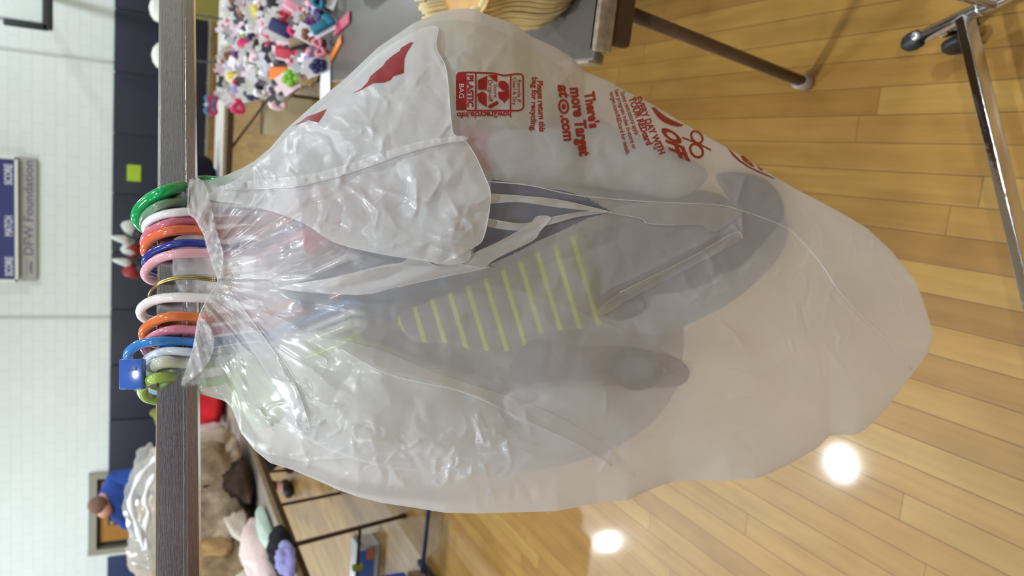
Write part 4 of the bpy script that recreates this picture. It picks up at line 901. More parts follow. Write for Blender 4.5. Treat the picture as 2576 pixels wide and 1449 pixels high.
# a crosswise table at the far end of the aisle
pa = onz(560, 400, .74); pb = onz(556, 262, .74)
tE, wE = folding_table(float(pa[0]) - .3, float(pa[1]), .76, 2.2, 0, 'white topped folding table standing crosswise at the far end of the aisle', cm(206, 200, 196, .4), None)
for (u, v_) in ((.1, .1), (2.0, .1), (.1, .66), (2.0, .66)):
    MB().tube([wE(u, v_, .69), wE(u, v_, .0)], .0125, 10).build('leg', cm(100, 92, 80, .5), tE, True)
MB().tube([wE(.4, .1, .66), wE(1.2, .1, .15)], .01, 8).build('leg_brace', cm(70, 60, 50, .5), tE)

# ------------------------------------------------------------------ wicker basket on the near table
bc = np.array([.395, 1.22, .742]); R1, R0, BH = .20, .13, .19
bk = empty('wicker_basket', bc, 'round pale wicker basket with upright willow stakes, on the near grey table', 'basket')
b = MB(); ns = 104
for k in range(ns):
    a = 2 * math.pi * k / ns; jr = random.uniform(-.004, .004)
    pts = [bc + np.array([math.cos(a) * r, math.sin(a) * r, z_]) for r, z_ in ((R0 + jr, .006), (R0 + .03 + jr, .05), (R1 - .03 + jr, .12), (R1 + jr, BH + random.uniform(-.004, .01)))]
    b.tube(smooth_path(pts, 3), .0044, 6)
b.build('willow_stakes', cm(226, 204, 150, .55, var=.25, vscale=25), bk, True)
b = MB()
for z_, r in ((.012, R0 + .002), (.09, R1 - .046), (BH - .01, R1)):
    pts = [bc + np.array([math.cos(a) * (r + .0016 * math.sin(a * ns / 2)), math.sin(a) * (r + .0016 * math.sin(a * ns / 2)), z_]) for a in np.linspace(0, 2 * math.pi, 168, endpoint=False)]
    b.tube(pts, .0036, 5, closed=True)
b.build('woven_bands', cm(214, 178, 112, .55, var=.25, vscale=25), bk, True)
MB().lathe(bc + np.array([0, 0, .001]), (0, 0, 1), [(0, R0), (.008, R0 + .004), (.01, R0 - .01)], 40).lathe(bc + np.array([0, 0, .012]), (0, 0, 1), [(0, R0 - .008), (.11, R1 - .05), (.15, R1 - .035), (.151, R1 - .05)], 40).build('basket_wall', cm(196, 150, 88, .6, var=.25, vscale=25), bk, True)

# ------------------------------------------------------------------ soft lumps of cloth
def lump_mesh(R, seed, amp=.16, flat=.35, res=(34, 22), fold=5.0):
    v = []; f = []; nu, nv = res
    for j in range(nv + 1):
        th = math.pi * j / nv
        for i in range(nu):
            ph = 2 * math.pi * i / nu; d_ = Vector((math.sin(th) * math.cos(ph), math.sin(th) * math.sin(ph), math.cos(th)))
            nn = mnoise.fractal(d_ * 1.5 + Vector((seed * 7.1, seed, 0)), .8, 2.1, 3) ; rg = 1 - abs(mnoise.noise(Vector((d_.x * fold, d_.y * fold, d_.z * 1.6)) + Vector((seed * 3.3, 0, 1)))) * 2
            k = 1 + amp * nn + amp * .55 * rg
            z_ = d_.z * k
            if z_ < 0: z_ *= flat
            v.append((d_.x * k * R[0], d_.y * k * R[1], z_ * R[2]))
    for j in range(nv):
        for i in range(nu):
            a = j * nu + i; b_ = j * nu + (i + 1) % nu; f.append((a, b_, b_ + nu, a + nu)[::-1])
    return v, f
def lump(name, c, R, m, seed, label, cat, group=None, amp=.16, flat=.35, fold=5.0, rot=0.0):
    v, f = lump_mesh(R, seed, amp, flat, fold=fold)
    cr, sr = math.cos(rot), math.sin(rot); v = [(x * cr - y * sr, x * sr + y * cr, z_) for x, y, z_ in v]
    zmin = min(p[2] for p in v)
    me = bpy.data.meshes.new(name); me.from_pydata([(a, b_, z_ - zmin) for a, b_, z_ in v], [], [tuple(map(int, q)) for q in f]); me.update()
    o = link(name, me, m, None, True); o.location = Vector(c); return setp(o, label, cat, group)
def tpt(x, y, h_=.742): p = onz(x, y, h_); return (float(p[0]), float(p[1]), h_)
GC = 'clothes piled on the tables'
def lumpat(name, x, y, D, R, *a, drop=0.0, **k):
    p = ony(x, y, D); return lump(name, (float(p[0]), float(p[1]), max(float(p[2]) - R[2] * .75, .742) if not drop else float(p[2]) - drop), R, *a, **k)
furm = lambda n_, r, g, b_: pbr(n_, srgb(r, g, b_), .9, spec=.15, var=.55, vscale=14, bump=.6, bscale=60)
lump('fur_coat', (-2.14, 4.62, .742), (.34, .42, .36), furm('brown_fur', 196, 176, 152), 2, 'shaggy beige and brown fur coat heaped on the clothing table', 'coat', GC, amp=.3)
lump('dark_coat', (-1.93, 4.42, .742), (.10, .22, .13), furm('dark_fur', 84, 66, 58), 3, 'dark brown coat bunched at the aisle edge of the clothing table', 'coat', GC, amp=.25)
lump('dark_fur_collar', (-2.02, 4.40, .90), (.10, .12, .10), furm('umber_fur', 96, 78, 62), 44, 'dark umber fur collar lying on the shaggy beige coat', 'collar', GC, amp=.3)
lump('tan_scarf', (-2.16, 4.12, .86), (.05, .14, .16), fabric('camel', 196, 160, 116), 45, 'camel tan scarf rolled in front of the shaggy coat', 'scarf', GC, amp=.2)
lump('cream_scarf', (-2.02, 4.16, .80), (.03, .30, .08), fabric('ivory', 226, 214, 200), 46, 'long ivory scarf trailing from the shaggy coat', 'scarf', GC, amp=.15)
lump('beige_blanket', (-2.02, 4.92, .742), (.22, .16, .40), fabric('beige_fleece', 210, 196, 180), 4, 'smooth beige blanket standing at the far side of the fur coat', 'blanket', GC, amp=.12)
lump('tan_jumper', (-2.30, 4.05, .742), (.16, .3, .34), furm('tan_knit', 196, 170, 134), 5, 'tan knitted jumper in front of the fur coat', 'jumper', GC, amp=.22)
lump('folded_trousers', (-2.36, 4.5, .742), (.2, .42, .46), fabric('stone_cloth', 170, 160, 146), 15, 'stack of stone coloured trousers under the clear plastic sacks', 'trousers', GC, amp=.1)
lump('pale_pink_dress', (-1.985, 3.62, .742), (.085, .36, .10), fabric('pale_pink', 236, 212, 210), 6, 'pale pink dress laid lengthwise near the aisle edge of the clothing table', 'dress', GC, amp=.16, fold=7)
lump('mint_shirt', (-1.885, 3.72, .742), (.035, .24, .05), fabric('mint', 196, 218, 206), 7, 'mint green top beside the pale pink dress', 'top', GC, amp=.12)
lump('cream_shirt', (-2.20, 3.70, .742), (.09, .18, .12), fabric('cream_knit', 222, 212, 196), 8, 'cream shirt lying between the tan jumper and the pale pink dress', 'shirt', GC, amp=.18)
lump('clear_packet', (-2.06, 3.95, .742), (.03, .20, .06), film_mat('clear_packet_film', (.9, .92, .9, 1), clear=.4, haze=.1, milk=.4, rough=.08, crinkle=.6), 9, 'long clear plastic packet glinting in front of the pale pink dress', 'packet', GC, amp=.2)
lump('black_jacket', (-1.83, 3.38, .700), (.075, .16, .075), fabric('black_cloth', 24, 24, 30), 10, 'black jacket slumped over the aisle edge of the clothing table', 'jacket', GC, amp=.2)
lump('lavender_scarf', (-1.80, 3.23, .715), (.06, .10, .06), fabric('lavender', 150, 148, 204), 11, 'lavender scarf lying on the black jacket', 'scarf', GC, amp=.25)
lump('red_coat', (-1.97, 6.05, .742), (.17, .26, .24), fabric('red_cloth', 206, 40, 50), 12, 'bright red coat folded on the farther clothing table', 'coat', GC, amp=.12)
lump('pale_pink_jumper', (-2.13, 5.62, .742), (.13, .16, .27), fabric('blush', 232, 196, 202), 13, 'blush pink jumper beside the bright red coat', 'jumper', GC, amp=.14)
lump('olive_bag', (-2.18, 6.35, .742), (.14, .16, .34), fabric('olive', 130, 132, 60), 14, 'olive green cloth bag behind the blush pink jumper', 'bag', GC, amp=.14)
lump('light_blue_shirt', (-2.05, 6.7, .742), (.14, .16, .42), fabric('sky_cloth', 120, 176, 214), 16, 'light blue top at the far end of the clothing row', 'top', GC, amp=.14)
sackm = film_mat('clear_sack_film', (.93, .94, .92, 1), clear=.5, haze=.1, milk=.2, rough=.08, crinkle=.8, cs=18)
for i, (x, y, D, R, lb) in enumerate([(372, 1265, 4.2, (.22, .2, .10), 'clear plastic sack of beige clothes on top of the pile before the person in blue'), (372, 1180, 4.3, (.12, .16, .06), 'small clear plastic sack at the end of the pile nearer the lime hanger'), (372, 1365, 4.15, (.11, .14, .09), 'milky plastic sack at the outer end of the pile')]):
    p = ony(x, y, D)
    lump('plastic_sack', (float(p[0]), D, float(p[2]) - R[2] * .55), R, sackm, 20 + i, lb, 'sack', 'clear sacks of clothes', amp=.25, flat=.5)
sk = bpy.data.objects['plastic_sack']
for pth in ([(398, 1148), (380, 1165), (352, 1200), (331, 1245), (333, 1290), (350, 1335), (362, 1385)], [(392, 1192), (372, 1225), (366, 1260), (374, 1290), (366, 1330), (370, 1380)]):
    MB().tube(smooth_path([ony(x, y, 3.98) for x, y in pth], 8), [.012 + .005 * math.sin(k * .5) for k in range(8 * (len(pth) - 1) + 1)], 8).build('rolled_edge', cm(236, 238, 244, .4), sk, True)
for i, (x0_, y0_, R, rgb, lb) in enumerate([(-2.46, 4.25, (.2, .24, .34), (196, 186, 160), 'cream knitted blanket packed inside the clear sacks'), (-2.30, 4.38, (.17, .2, .30), (150, 140, 160), 'mauve cloth packed under the clear sacks')]):
    lump('bagged_clothes', (x0_, y0_, .742), (R[0], R[1], R[2] * .8), fabric('bagged_%d' % i, *rgb), 30 + i, lb, 'clothes', GC, amp=.15, flat=.9)

# ------------------------------------------------------------------ small packaged accessories on the table
packcols = {'white': (240, 236, 240), 'grey': (150, 142, 142), 'hot pink': (214, 44, 108), 'rose': (214, 130, 150), 'white': (240, 236, 240), 'lavender': (160, 142, 200), 'teal': (38, 120, 150), 'lime green': (120, 176, 50), 'orange': (226, 124, 48), 'yellow': (226, 206, 70), 'crimson': (186, 36, 66), 'brown': (132, 84, 52), 'navy': (40, 42, 92), 'grey': (150, 142, 142), 'taupe': (160, 138, 112), 'pale pink': (240, 208, 218), 'purple': (116, 60, 130), 'black': (30, 26, 32)}
names_ = list(packcols) + ['white', 'white', 'grey', 'taupe', 'navy', 'brown', 'rose', 'crimson', 'black', 'taupe', 'lavender']; _pm = {}
def bow_mesh(kind, sd):
    b = MB(); r_ = random.Random(sd)
    if kind == 'hair_bow':
        for s2 in (-1, 1):
            pts = [(0, -.008, 0), (s2 * .02, -.02, .014), (s2 * .042, -.018, .018), (s2 * .046, -.012, -.012), (s2 * .02, -.016, -.012), (0, -.008, 0)]
            b.tube(smooth_path(pts, 3), [.006 + .006 * math.sin(math.pi * k / 15) for k in range(16)], 7)
        b.lathe((0, -.012, -.010), (0, 0, 1), [(0, .007), (.01, .010), (.02, .007)], 8)
    elif kind == 'headband':
        pts = [(.045 * math.cos(a), -.012 + .004 * math.sin(3 * a), .055 * math.sin(a) + .01) for a in np.linspace(-.3, math.pi + .3, 14)]
        b.tube(pts, .009, 7)
    elif kind == 'sock_pair':
        b.box((0, -.010, .02), (.05, .018, .07), bev=.008).box((.014, -.010, -.028), (.075, .018, .034), bev=.008)
    else:
        for k in range(5):
            a = 2 * math.pi * k / 5; b.lathe((.02 * math.cos(a), -.014, .02 * math.sin(a)), (0, -1, 0), [(-.008, .012), (0, .018), (.008, .010)], 8)
        b.lathe((0, -.018, 0), (0, -1, 0), [(-.006, .010), (.004, .009), (.008, .003)], 8)
    return b
def cardmesh(wd, hg):
    b = MB().box((0, 0, 0), (wd, .0025, hg), bev=.0008).box((0, 0, hg / 2 + .008), (wd * .3, .0025, .02)); return b
protos = {}
for kind in ('hair_bow', 'headband', 'sock_pair', 'felt_flower'):
    bmh = bow_mesh(kind, 3); me = bpy.data.meshes.new(kind); me.from_pydata([tuple(map(float, v)) for v in bmh.v], [], [tuple(map(int, f)) for f in bmh.f]); me.polygons.foreach_set('use_smooth', [True] * len(me.polygons)); me.update()
    cmh = cardmesh(.072, .115); me2 = bpy.data.meshes.new('backing_card'); me2.from_pydata(cmh.v, [], cmh.f); me2.update(); protos[kind] = (me, me2)
cards = [cm(238, 236, 240, .35), cm(226, 222, 228, .3), cm(190, 186, 190, .35), cm(60, 56, 64, .4), cm(232, 206, 216, .35), cm(206, 204, 198, .3)]
mesh_cache = {}
def colmesh(src, key, m):
    k = (src.name, key)
    if k not in mesh_cache:
        c = src.copy(); c.materials.clear(); c.materials.append(m); mesh_cache[k] = c
    return mesh_cache[k]
rp = random.Random(5); rows = []
yv = 2.92
while yv < 5.85:
    rows.append(yv); yv += .11 + .01 * len(rows) * .2
rowword = ['nearest', 'second', 'third', 'fourth', 'fifth', 'sixth', 'seventh', 'eighth', 'ninth', 'tenth', 'eleventh', 'twelfth', 'thirteenth', 'fourteenth', 'fifteenth', 'sixteenth', 'seventeenth', 'eighteenth', 'nineteenth', 'twentieth', 'farthest', 'very last', 'end', 'outermost']
colword = ['at the aisle edge', 'second from the aisle', 'third from the aisle', 'fourth from the aisle', 'fifth from the aisle', 'sixth from the aisle', 'seventh from the aisle', 'eighth from the aisle', 'ninth from the aisle', 'tenth from the aisle']
ncount = 0
for ri, yy in enumerate(rows):
    xx = .30 + rp.uniform(0, .03); ci = 0
    while xx < min(.26 + .76, .168 * yy + .30 + .05) and ci < 10:
        kind = rp.choice(['hair_bow', 'hair_bow', 'hair_bow', 'sock_pair', 'sock_pair', 'felt_flower']); col_ = rp.choice(names_); m = cm(*packcols[col_], .55)
        t = empty('accessory_pack', (xx + rp.uniform(-.012, .012), yy + rp.uniform(-.03, .03), .742), '%s %s on card, %s row of the pile, %s' % (col_, kind.replace('_', ' '), rowword[ri] , colword[ci]), 'hair accessory' if kind != 'sock_pair' else 'socks', 'packaged accessories heaped on the table')
        sc = rp.uniform(.95, 1.35)
        t.rotation_euler = (rp.uniform(-.9, -.05), rp.uniform(-.5, .5), rp.uniform(-.9, .9)); sc *= .72 if yy < 3.3 else 1.0; t.scale = (sc, sc, sc)
        me, me2 = protos[kind]; ck = rp.randrange(len(cards))
        c1 = bpy.data.objects.new('backing_card', colmesh(me2, 'card%d' % ck, cards[ck])); COL.objects.link(c1); c1.parent = t; c1.location = (0, 0, .058)
        c2 = bpy.data.objects.new(kind, colmesh(me, col_, m)); COL.objects.link(c2); c2.parent = t; c2.location = (0, 0, .058); c2.scale = (.85, 1.3, 1.05)
        xx += .070 + rp.uniform(-.012, .012); ci += 1; ncount += 1
# a few hanging over the aisle edge
for k, (x, y, col_) in enumerate([(598, 292, 'hot pink'), (532, 300, 'hot pink'), (530, 318, 'navy'), (528, 334, 'teal'), (700, 248, 'pale pink')]):
    D = 5.85 if k else 5.0
    if k == 4: D = 3.9
    p = ony(x, y, D)
    t = empty('accessory_pack', (.235, D, float(p[2])), '%s hair bow dangling over the aisle side of the accessory table, number of its colour: one' % col_ if False else '%s packet dangling past the aisle edge of the accessory table%s' % (col_, ', above the teal one' if k == 1 else (', nearer the camera' if k == 0 else '')), 'hair accessory', 'packaged accessories heaped on the table')
    me, me2 = protos['hair_bow']; c2 = bpy.data.objects.new('hair_bow', colmesh(me, col_, cm(*packcols[col_], .55))); COL.objects.link(c2); c2.parent = t; c2.scale = (1.2, 1.2, 1.6)
    c1 = bpy.data.objects.new('backing_card', colmesh(me2, 'card1', cards[1])); COL.objects.link(c1); c1.parent = t; c1.location = (0, .005, 0); c1.scale = (.6, .6, .6)
# lying label tag and long items seen at the near edge of the pile
def tag_at(name, x, y, hgt, sx, sy, m, label, cat, rz=0.0, group=None, thick=.004):
    p = onz(x, y, hgt); return MB().box((0, 0, 0), (sx, sy, thick), bev=thick * .3).build(name, m, None, False, label, cat, group), p
for (nm, x, y, sx, sy, rz, c, lb, ca) in [
    ('price_tag', 815, 208, .10, .16, .2, (236, 238, 244), 'large white price tag lying at the near edge of the accessory table', 'tag'),
    ('price_tag', 765, 170, .09, .14, -.3, (240, 240, 244), 'white paper tag lying between the brown beads and the tag at the table edge', 'tag'),
    ('hair_ribbon', 838, 128, .03, .20, .35, (222, 128, 40), 'long orange ribbon lying at the near edge of the accessory pile', 'ribbon'),
    ('hair_ribbon', 856, 60, .04, .22, .1, (176, 52, 88), 'crimson ribbon lying at the near edge of the accessory pile', 'ribbon'),
    ('price_tag', 800, 40, .12, .16, .5, (234, 234, 238), 'broad white tag lying near the crimson ribbon', 'tag')]:
    o, p = tag_at(nm, x, y, .75, sx, sy, cm(*c, .45), lb, ca); o.location = Vector((float(p[0]), float(p[1]), .745)); o.rotation_euler = (0, 0, rz)
p = onz(712, 240, .742)
lump('pink_slipper', (float(p[0]) + .03, float(p[1]), .742), (.035, .12, .05), fabric('slipper_pink', 222, 120, 160), 41, 'pink baby slipper lying over the aisle edge of the accessory table', 'slipper', None, amp=.08)
p = onz(790, 215, .742)
lump('beaded_necklace', (float(p[0]) + .03, float(p[1]), .742), (.035, .12, .04), furm('beads', 156, 130, 92), 42, 'bunch of brown beads lying beside the white price tag', 'beads', None, amp=.3)
lump('black_handbag', (.62, 2.62, .742), (.13, .1, .12), fabric('black_leather', 26, 24, 30), 43, 'black handbag standing on the near grey table before the accessory pile', 'handbag', None, amp=.08, flat=.8)

# things at the far end of the aisle
pe = wE(.2, .35, .742)
lump('black_bag', (float(pe[0]) - .05, float(pe[1]) + .0, .742), (.16, .16, .18), fabric('dark_navy_cloth', 22, 22, 34), 51, 'black bag on the white crosswise table at the end of the aisle', 'bag', None, amp=.12, flat=.8)
def boxthing(name, c, size, m, label, cat, rz=0.0, bev=.01, lid=None):
    t = empty(name, (c[0], c[1], c[2] - size[2] / 2), label, cat); AX = ((math.cos(rz), math.sin(rz), 0), (-math.sin(rz), math.cos(rz), 0), (0, 0, 1))
    MB().box(c, size, ax=AX, bev=bev).build('body', m, t, True)
    if lid: MB().box((c[0], c[1], c[2] + size[2] / 2 + .012), (size[0] * 1.04, size[1] * 1.04, .03), ax=AX, bev=.008).build('lid', lid, t, True)
    return t
pe = wE(.7, .3, 0)
boxthing('cardboard_box', (float(pe[0]), float(pe[1]), .20), (.34, .3, .40), cm(196, 184, 150, .7), 'tall pale cardboard box under the white crosswise table', 'box')
pe = wE(1.25, .35, 0)
boxthing('storage_bin', (float(pe[0]), float(pe[1]), .18), (.4, .34, .34), cm(40, 40, 60, .4), 'dark storage bin beside the pale cardboard box', 'bin', lid=cm(54, 54, 70, .4))
pe = onz(700, 300, 0.0)
boxthing('storage_bin', (.62, 4.6, .17), (.34, .4, .32), cm(44, 66, 150, .4), 'blue storage bin under the accessory table', 'bin', lid=cm(70, 90, 170, .4))
boxthing('cardboard_box', (.45, 3.95, .15), (.2, .3, .28), cm(214, 196, 120, .7), 'yellowish cardboard box under the accessory table', 'box')
boxthing('storage_bin', (.72, 5.3, .2), (.4, .4, .38), cm(84, 72, 56, .5), 'brown bin under the far part of the accessory table', 'bin')
boxthing('poster_board', (float(ony(520, 10, 11.0)[0]) + .3, 11.0, .62), (1.0, .05, 1.24), cm(140, 138, 66, .6), 'olive green display board standing against the far wall pads', 'board')
boxthing('storage_bin', (-2.42, 3.55, .17), (.34, .4, .32), cm(40, 84, 190, .4), 'bright blue bin under the clothing table', 'bin', lid=cm(60, 110, 210, .4))
for x, y, lb in ((396, 22, 'white round foam head beyond the chrome rail, at the very edge of the frame'), (402, 140, 'white round foam head beyond the chrome rail, the one nearer the hangers')):
    p = ony(x, y, 6.4); t = empty('foam_head', (float(p[0]), 6.4, float(p[2]) - .62), lb, 'display head', 'foam heads on stands')
    MB().lathe((float(p[0]), 6.4, float(p[2]) - .09), (0, 0, 1), [(-.10, .055), (-.05, .06), (0, .085), (.06, .10), (.11, .085), (.135, .05), (.145, .005)], 24).build('head', cm(226, 228, 216, .5), t, True)
    MB().tube([(float(p[0]), 6.4, float(p[2]) - .15), (float(p[0]), 6.4, .02)], .007, 10).lathe((float(p[0]), 6.4, .0), (0, 0, 1), [(0, .14), (.02, .14), (.03, .03)], 24).build('stand', cm(38, 38, 50, .5), t, True)
# two showy bows on tall stands behind the hooks
for k, (x, y, c2, lb) in enumerate([(322, 598, (190, 198, 192), 'pale grey bow on a tall stand behind the green hanger hook'), (326, 655, (150, 32, 44), 'red and black bow on a tall stand behind the dark blue hanger hook')]):
    D = 9.0; p = ony(x + 12, y, D); px_, pz_ = float(p[0]), float(p[2])
    t = empty('bow_display', (px_, D, 0), lb, 'decoration')
    b = MB()
    for s2 in (-1, 1): b.lathe((px_ + s2 * .02, D, pz_), (s2, 0, .25), [(0, .02), (.06, .07), (.13, .09), (.16, .06), (.165, .01)], 14)
    b.build('loops', cm(*c2, .6), t, True)
    MB().lathe((px_ - .03, D - .04, pz_ + .03), (.2, 0, 1), [(0, .03), (.05, .045), (.12, .03), (.18, .012)], 12).build('tail', cm(205, 212, 208, .5), t, True)
    MB().tube([(px_, D + .02, pz_ - .03), (px_, D + .02, .02)], .018, 10).lathe((px_, D + .02, 0), (0, 0, 1), [(0, .09), (.02, .09), (.03, .03)], 24).build('stand', cm(30, 30, 38, .5), t, True)
    MB().lathe((px_ + .06 * (1 - 2 * k), D - .02, pz_ - .16), (0, 0, 1), [(0, .02), (.05, .08), (.12, .09), (.16, .03)], 14).build('knot', cm(20, 18, 26, .5), t, True)

# carton and steel base on the floor beyond the clothing tables
p = onz(950, 1405, 0.0)
t = empty('toy_box', (float(p[0]), float(p[1]), 0), 'printed blue and white carton standing open on the floor between the table legs', 'box')
c = np.array([float(p[0]) - .05, float(p[1]) + .06, .065]); AX = ((1, .05, 0), (-.05, 1, 0), (0, 0, 1))
MB().box(c, (.30, .16, .13), ax=AX, bev=.002).build('carton', cm(196, 202, 212, .35), t)
MB().box(c + np.array([.02, -.082, .01]), (.2, .003, .09), ax=AX).build('printed_panel', cm(60, 104, 190, .35), t); MB().box(c + np.array([.10, -.085, -.01]), (.07, .003, .05), ax=AX).build('printed_patch', cm(190, 120, 90, .35), t)
MB().box(c + np.array([.17, 0, .05]), (.05, .15, .004), ax=((1, 0, .7), (0, 1, 0), (-.7, 0, 1))).build('open_flap', cm(150, 138, 128, .5), t)
a = onz(1078, 1285, .05); bq = onz(1062, 1440, .05)
t = empty('display_stand_base', (float(bq[0]), float(bq[1]), 0), 'dark blue steel bar of a stand with black cross foot, low over the floor', 'stand')
dd = (bq - a) / np.linalg.norm(bq - a)
MB().tube([a - dd * .55, bq], .011, 12).build('cross_bar', cm(44, 58, 96, .35), t, True)
MB().box(bq + np.array([0, -.02, -.025]), (.03, .26, .03), bev=.006).build('foot', cm(24, 24, 30, .4), t, True)
MB().box(a - dd * .55 + np.array([0, 0, -.025]), (.03, .26, .03), bev=.006).build('foot', cm(24, 24, 30, .4), t, True)
p = md + np.array([-.22, 0, 0])
MB().box(p, (.03, .03, .05), bev=.004).build('lime_clip', cm(160, 180, 40, .5), None, True, 'lime green clip on the dark brace between the table legs', 'clip')

# ------------------------------------------------------------------ person in blue behind the clothing table
def skin_body(name, joints, edges, m, parent, sub=2):
    me = bpy.data.meshes.new(name); me.from_pydata([j[0] for j in joints], edges, []); me.update()
    o = bpy.data.objects.new(name, me); COL.objects.link(o); me.materials.append(m)
    md_ = o.modifiers.new('skin', 'SKIN'); md_.use_smooth_shade = True
    for i, j in enumerate(joints):
        s_ = me.skin_vertices[0].data[i]; s_.radius = j[1] if hasattr(j[1], '__len__') else (j[1], j[1]); s_.use_root = (i == 0)
    ss = o.modifiers.new('smooth', 'SUBSURF'); ss.levels = sub; ss.render_levels = sub
    o.parent = parent
    o.matrix_parent_inverse = Matrix.Translation(-parent.location); return o
PD = 6.9
pc = ony(245, 1252, PD); X0, Z0 = float(pc[0]), float(pc[2])            # nape of the neck, bent forward over the table
per = empty('person', (X0, PD, 0), 'person in a blue hooded fleece bending forward behind the clothing table before the tan door', 'person')
skinm = pbr('skin', srgb(206, 150, 132), .6, sss=.1)
hd = ony(257, 1280, PD - .12); HX, HY, HZ = map(float, hd)
body_j = [((X0 - .02, PD + .20, .92), (.13, .10)), ((X0 + .0, PD + .14, 1.10), (.14, .10)), ((X0 - .01, PD + .06, 1.28), (.15, .11)), ((X0 - .02, PD - .02, Z0 - .10), (.11, .08)), ((HX + .07, PD - .08, HZ - .01), (.055, .055)), ((HX, HY, HZ), (.062, .078)), ((HX - .06, HY - .04, HZ - .05), (.05, .06)),
          ((X0 + .13, PD + .0, Z0 - .12), (.05, .05)), ((X0 + .22, PD - .14, 1.20), (.042, .042)), ((X0 + .14, PD - .36, 1.02), (.042, .042)), ((X0 + .08, PD - .48, .98), (.03, .03)),
          ((X0 - .20, PD - .02, Z0 - .22), (.05, .05)), ((X0 - .30, PD - .16, 1.14), (.042, .042)), ((X0 - .22, PD - .36, 1.00), (.042, .042)), ((X0 - .16, PD - .48, .97), (.03, .03)),
          ((X0 + .08, PD + .2, .84), (.10, .11)), ((X0 + .10, PD + .16, .48), (.07, .075)), ((X0 + .10, PD + .22, .09), (.045, .05)), ((X0 + .10, PD + .10, .05), (.04, .035)),
          ((X0 - .12, PD + .2, .84), (.10, .11)), ((X0 - .14, PD + .16, .48), (.07, .075)), ((X0 - .14, PD + .22, .09), (.045, .05)), ((X0 - .14, PD + .10, .05), (.04, .035))]
ed = [(0, 1), (1, 2), (2, 3), (3, 4), (4, 5), (5, 6), (3, 7), (7, 8), (8, 9), (9, 10), (3, 11), (11, 12), (12, 13), (13, 14), (0, 15), (15, 16), (16, 17), (17, 18), (0, 19), (19, 20), (20, 21), (21, 22)]
skin_body('body', body_j, ed, skinm, per)
blue = pbr('blue_fleece', srgb(52, 82, 160), .9, spec=.15, var=.3, vscale=9, bump=.3, bscale=40)
cj = [((X0 - .02, PD + .21, .90), (.19, .155)), ((X0 + .0, PD + .14, 1.10), (.205, .16)), ((X0 - .01, PD + .06, 1.27), (.215, .165)), ((X0 - .01, PD - .01, Z0 - .10), (.17, .13)), ((X0 - .07, PD - .05, Z0 - .04), (.10, .09)),
      ((X0 + .14, PD + .0, Z0 - .14), (.10, .10)), ((X0 + .23, PD - .14, 1.20), (.075, .075)), ((X0 + .15, PD - .34, 1.03), (.058, .058)),
      ((X0 - .21, PD - .02, Z0 - .24), (.10, .10)), ((X0 - .31, PD - .16, 1.14), (.075, .075)), ((X0 - .23, PD - .34, 1.01), (.058, .058))]
skin_body('blue_fleece', cj, [(0, 1), (1, 2), (2, 3), (3, 4), (3, 5), (5, 6), (6, 7), (3, 8), (8, 9), (9, 10)], blue, per)
tj = [((X0 - .02, PD + .2, .90), (.15, .13)), ((X0 + .08, PD + .2, .80), (.115, .12)), ((X0 + .10, PD + .16, .46), (.085, .09)), ((X0 + .10, PD + .21, .12), (.065, .07)), ((X0 - .12, PD + .2, .80), (.115, .12)), ((X0 - .14, PD + .16, .46), (.085, .09)), ((X0 - .14, PD + .21, .12), (.065, .07))]
skin_body('dark_trousers', tj, [(0, 1), (1, 2), (2, 3), (0, 4), (4, 5), (5, 6)], cm(40, 42, 54, .9), per)
for sx_ in (.10, -.14):
    MB().box((X0 + sx_, PD + .13, .045), (.10, .27, .085), bev=.035).build('shoe', cm(36, 34, 40, .6), per, True)
v, f = lump_mesh((.072, .085, .085), 61, .06, .9, res=(24, 16), fold=8)
mesh('hair', [(x + HX + .030, y + HY + .02, z_ + HZ + .022) for x, y, z_ in v], f, pbr('short_brown_hair', srgb(128, 96, 80), .8, var=.3, vscale=60), per, True)
for s2 in (-1, 1):
    MB().lathe((HX - .075, HY - .075 + .035 * s2, HZ - .055), (-1, -.5, -.3), [(0, .012), (.006, .010), (.01, .002)], 10).build('eye', cm(40, 30, 30, .3), per, True)
MB().lathe((HX - .085, HY - .09, HZ - .075), (-1, -.6, -.4), [(-.01, .016), (.012, .012), (.022, .004)], 10).build('nose', skinm, per, True)
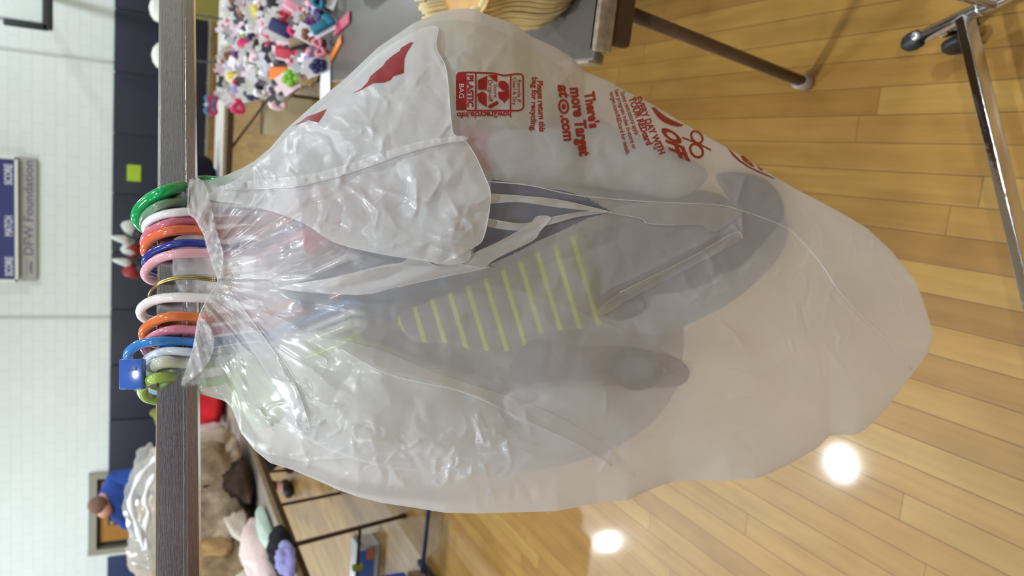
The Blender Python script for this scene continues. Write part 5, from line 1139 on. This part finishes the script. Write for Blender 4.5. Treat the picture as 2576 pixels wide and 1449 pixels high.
for s2, hx_ in ((1, X0 + .08), (-1, X0 - .16)):
    b = MB(); b.box((hx_, PD - .53, .965), (.075, .085, .03), bev=.012)
    for k, L_ in enumerate((.062, .072, .068, .054)):
        b.tube([(hx_ - .028 + .018 * k, PD - .56, .967), (hx_ - .029 + .019 * k, PD - .56 - L_ * .55, .962), (hx_ - .030 + .020 * k, PD - .56 - L_, .944)], [.0085, .0078, .006], 8)
    b.tube([(hx_ - .034 * s2, PD - .51, .965), (hx_ - .058 * s2, PD - .545, .960), (hx_ - .06 * s2, PD - .575, .948)], [.010, .009, .007], 8)
    b.build('hand', skinm, per, True)

# ------------------------------------------------------------------ unseen rack of coats, added behind the camera to darken the chrome's reflection
t = empty('clothes_rack', (0, -1.3, 0), 'unseen plain chrome rack of dark coats, added behind the camera for the top rail to mirror', 'rack')
MB().tube([(-1.2, -1.3, 1.72), (6.0, -1.3, 1.72)], .014, 12).tube([(-1.2, -1.3, 1.72), (-1.2, -1.3, .03)], .014, 12).tube([(6.0, -1.3, 1.72), (6.0, -1.3, .03)], .014, 12).tube([(-1.2, -1.7, .03), (-1.2, -.9, .03)], .014, 12).tube([(6.0, -1.7, .03), (6.0, -.9, .03)], .014, 12).build('frame', M_chrome2, t, True)
cc = [('plum', (64, 44, 58)), ('black', (28, 26, 30)), ('teal', (44, 96, 120)), ('brown', (82, 60, 50)), ('charcoal', (52, 50, 56)), ('burgundy', (96, 40, 48)), ('grey', (120, 116, 122)), ('navy', (34, 38, 66)), ('dark green', (46, 74, 52)), ('white', (206, 202, 204)), ('dark brown', (54, 40, 36)), ('slate', (60, 66, 80)), ('wine', (80, 34, 46)), ('ink blue', (28, 34, 60)), ('umber', (70, 54, 44)), ('petrol', (36, 80, 96)), ('sooty', (34, 32, 34)), ('mulberry', (70, 40, 60))]
for i, (nm, c_) in enumerate(cc):
    v, f = lump_mesh((.15, .26, .55), 70 + i, .12, 1.0, fold=7)
    o = mesh('reflection_coat', [(x, y, z_) for x, y, z_ in v], f, cm(*c_, .85), None, True); o.location = (-.9 + i * .37, -1.3, 1.12); setp(o, '%s coat on the unseen plain rack, added for the chrome rail to mirror' % nm, 'coat', 'unseen coats added for the chrome rail to mirror')
    MB().tube([(-.9 + i * .37, -1.3 + .02 * math.sin(a), 1.70 + .03 * math.cos(a)) for a in np.linspace(-2.2, 2.2, 12)] + [(-.9 + i * .37, -1.3, 1.62)], .002, 6).build('hanger_hook', M_chrome2, o, True)
